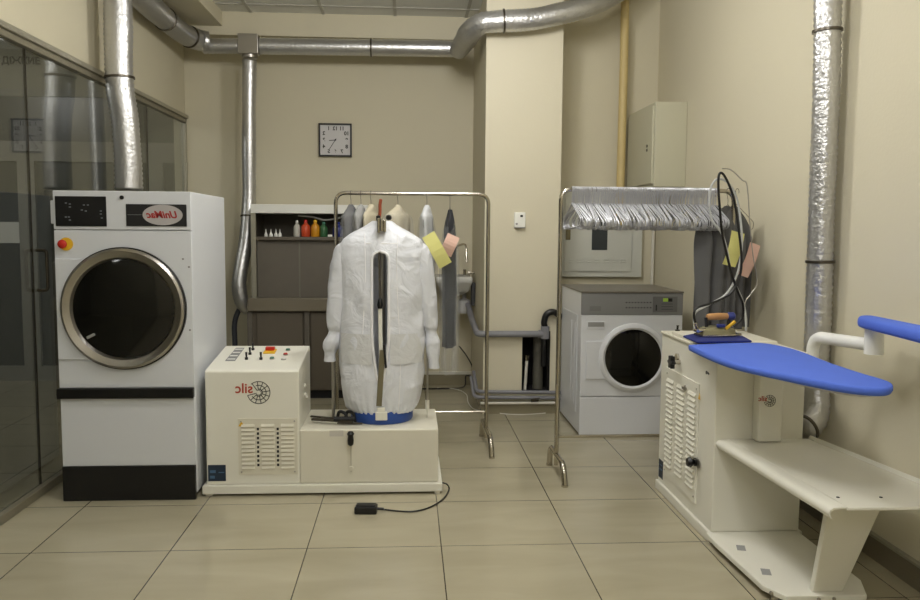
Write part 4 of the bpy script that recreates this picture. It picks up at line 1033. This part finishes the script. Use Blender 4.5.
# sleeve arm
ap = [A(812, 372, 3.55), A(812, 344, 3.55), A(820, 336, 3.5), A(880, 346, 3.2)]
MB().tube(fillet([A(812, 380, 3.58), A(813, 336.5, 3.56), A(876, 345.5, 3.2)], .07, 10), .027, 20).build('sleeve_arm', whitep, it, smooth=True)
q = A(874, 343, 3.2)
MB().cyl((q.x, 3.2, A(874, 354, 3.2).z), (q.x, 3.2, 1.047), .037, 28).build('arm_socket', whitep, it, smooth=True)
q = A(812, 378, 3.58); MB().box(1.70, q.x+.03, 3.56, 3.62, q.z-.02, q.z+.012).build('arm_bracket', ivory, it, bevel=.004)
zsb = A(874, 329, 3.2).z
R_ = []
ax0, ax1 = V((A(863, 323, 3.27).x, 3.27, 1.060)), V((1.68, 2.25, 1.092))
for k in range(25):
    t_ = k/24; p = ax0.lerp(ax1, t_); hw = .045*math.sqrt(max(0.0, 1-(1-min(1, t_/.08))**2)) if t_ < .08 else .045+.015*t_
    hw = max(.004, hw*math.sqrt(max(.02, 1-max(0, (t_-.93)/.07)**2))); r_ = []
    for i in range(24):
        a = 2*math.pi*i/24; r_.append(p+V((math.copysign(abs(math.cos(a))**.6, math.cos(a))*hw, 0, math.copysign(abs(math.sin(a))**.7, math.sin(a))*min(hw, .026))))
    R_.append(r_)
MB().rings(R_).build('sleeve_board', bluef, it, smooth=True, sharp=70)

# iron
IZ0 = BZ+.0105
q = V((AZ(718, 336, IZ0).x, AZ(718, 336, IZ0).y, IZ0))
ir = thing('steam_iron', q, 'steam iron with wooden handle resting on the navy pad', 'iron')
yaw_ = math.radians(6); RM = Matrix.Rotation(yaw_, 3, 'Z')
def Lq(x, y, z): return q+RM@V((x, y, z))
sole = [(-.10, -.045), (-.03, -.055), (.06, -.04), (.105, -.01), (.12, 0), (.105, .01), (.06, .04), (-.03, .055), (-.10, .045)]
MB().rings([[Lq(x*s_, y*s_, z) for x, y in sole] for s_, z in ((1, 0), (1.02, .006), (1, .012))]).build('soleplate', chrome, ir, smooth=True)
MB().rings([[Lq(x*s_-.01, y*s_, z) for x, y in sole] for s_, z in ((.85, .012), (.8, .032), (.55, .045), (.3, .05))]).build('iron_body', mat('iron_olive', (150, 146, 116), .35, .5), ir, smooth=True)
MB().cyl(Lq(-.06, 0, .045), Lq(-.065, 0, .09), .008).cyl(Lq(.05, 0, .04), Lq(.055, 0, .09), .008).build('handle_post', blackm, ir, smooth=True)
MB().tube([Lq(-.06, 0, .092), Lq(-.05, 0, .093), Lq(0, 0, .095), Lq(.04, 0, .095), Lq(.05, 0, .095)], [.012, .016, .017, .015, .012], 16).build('handle_grip', wood, ir, smooth=True)
MB().lathe(Lq(.045, 0, .095), [(.014, 0), (.019, .008), (.019, .03), (.012, .038)], axis=RM@V((1,0,0)), seg=18).build('handle_end', mat('blue_cap', (40, 52, 120), .4), ir, smooth=True)
MB().box(Lq(-.02, 0, 0).x, Lq(.02, 0, 0).x, q.y-.04, q.y-.02, IZ0+.045, IZ0+.062).build('thumb_switch', mat('blue_cap', (40, 52, 120)), ir, bevel=.004)
MB().obox(Lq(.045, -.03, .055), (1, 0, .8), (-.8, 0, 1), (0,1,0), .03, .006, .008).build('yellow_tag', yellow, ir, bevel=.002)
MB().cyl(Lq(-.075, -.02, .03), Lq(-.12, -.02, .028), .011).cyl(Lq(-.09, .02, .02), Lq(-.11, .02, .06), .009).cyl(Lq(-.12, -.035, .03), Lq(-.12, 0, .03), .008).build('steam_valve', chrome, ir, smooth=True)

# cables and spring rod above the iron
KY = 4.12
def cable(name, pts, r_, mm, label, cat, Y=KY, last=None):
    P = [A(px, py, Y) for px, py in pts]
    if last: P.append(V(last))
    single(MB().tube(spline(P, 8), r_, 8), name, mm, label, cat, smooth=True)
cable('iron_cable', [(697, 328), (694, 316), (697, 308), (712, 303), (727, 296), (736, 286), (741, 270), (741, 250), (738, 225), (734, 200), (729, 185), (723, 174), (719, 175), (718.5, 190), (720, 210), (722, 232), (727, 255), (732, 275), (738, 292), (743, 305), (742, 318), (733, 327)],
      .0065, black, 'black power cable looping high above the iron', 'cable')
cable('steam_hose', [(695, 332), (694, 318), (697, 311), (710, 304), (725, 295), (735, 280), (740, 262), (742, 240), (740, 215), (736, 196), (728, 183), (718, 179), (711, 187), (709.5, 203), (712, 220), (721, 232), (727, 250), (731, 272), (737, 288), (743, 302), (746, 318), (746, 331)],
      .0058, creamhose, 'pale grey steam hose looping behind the black iron cable', 'hose', Y=KY+.05)
cable('support_rod', [(746, 333), (745, 304), (751, 294), (757, 282), (753, 255), (750, 225), (747, 186), (742, 180), (731, 170), (722, 168.5)], .003, steel, 'thin bent steel cable support rod behind the iron', 'rod', Y=KY+.09)

for o in bpy.data.objects:
    if '_o' in o.keys(): del o['_o']
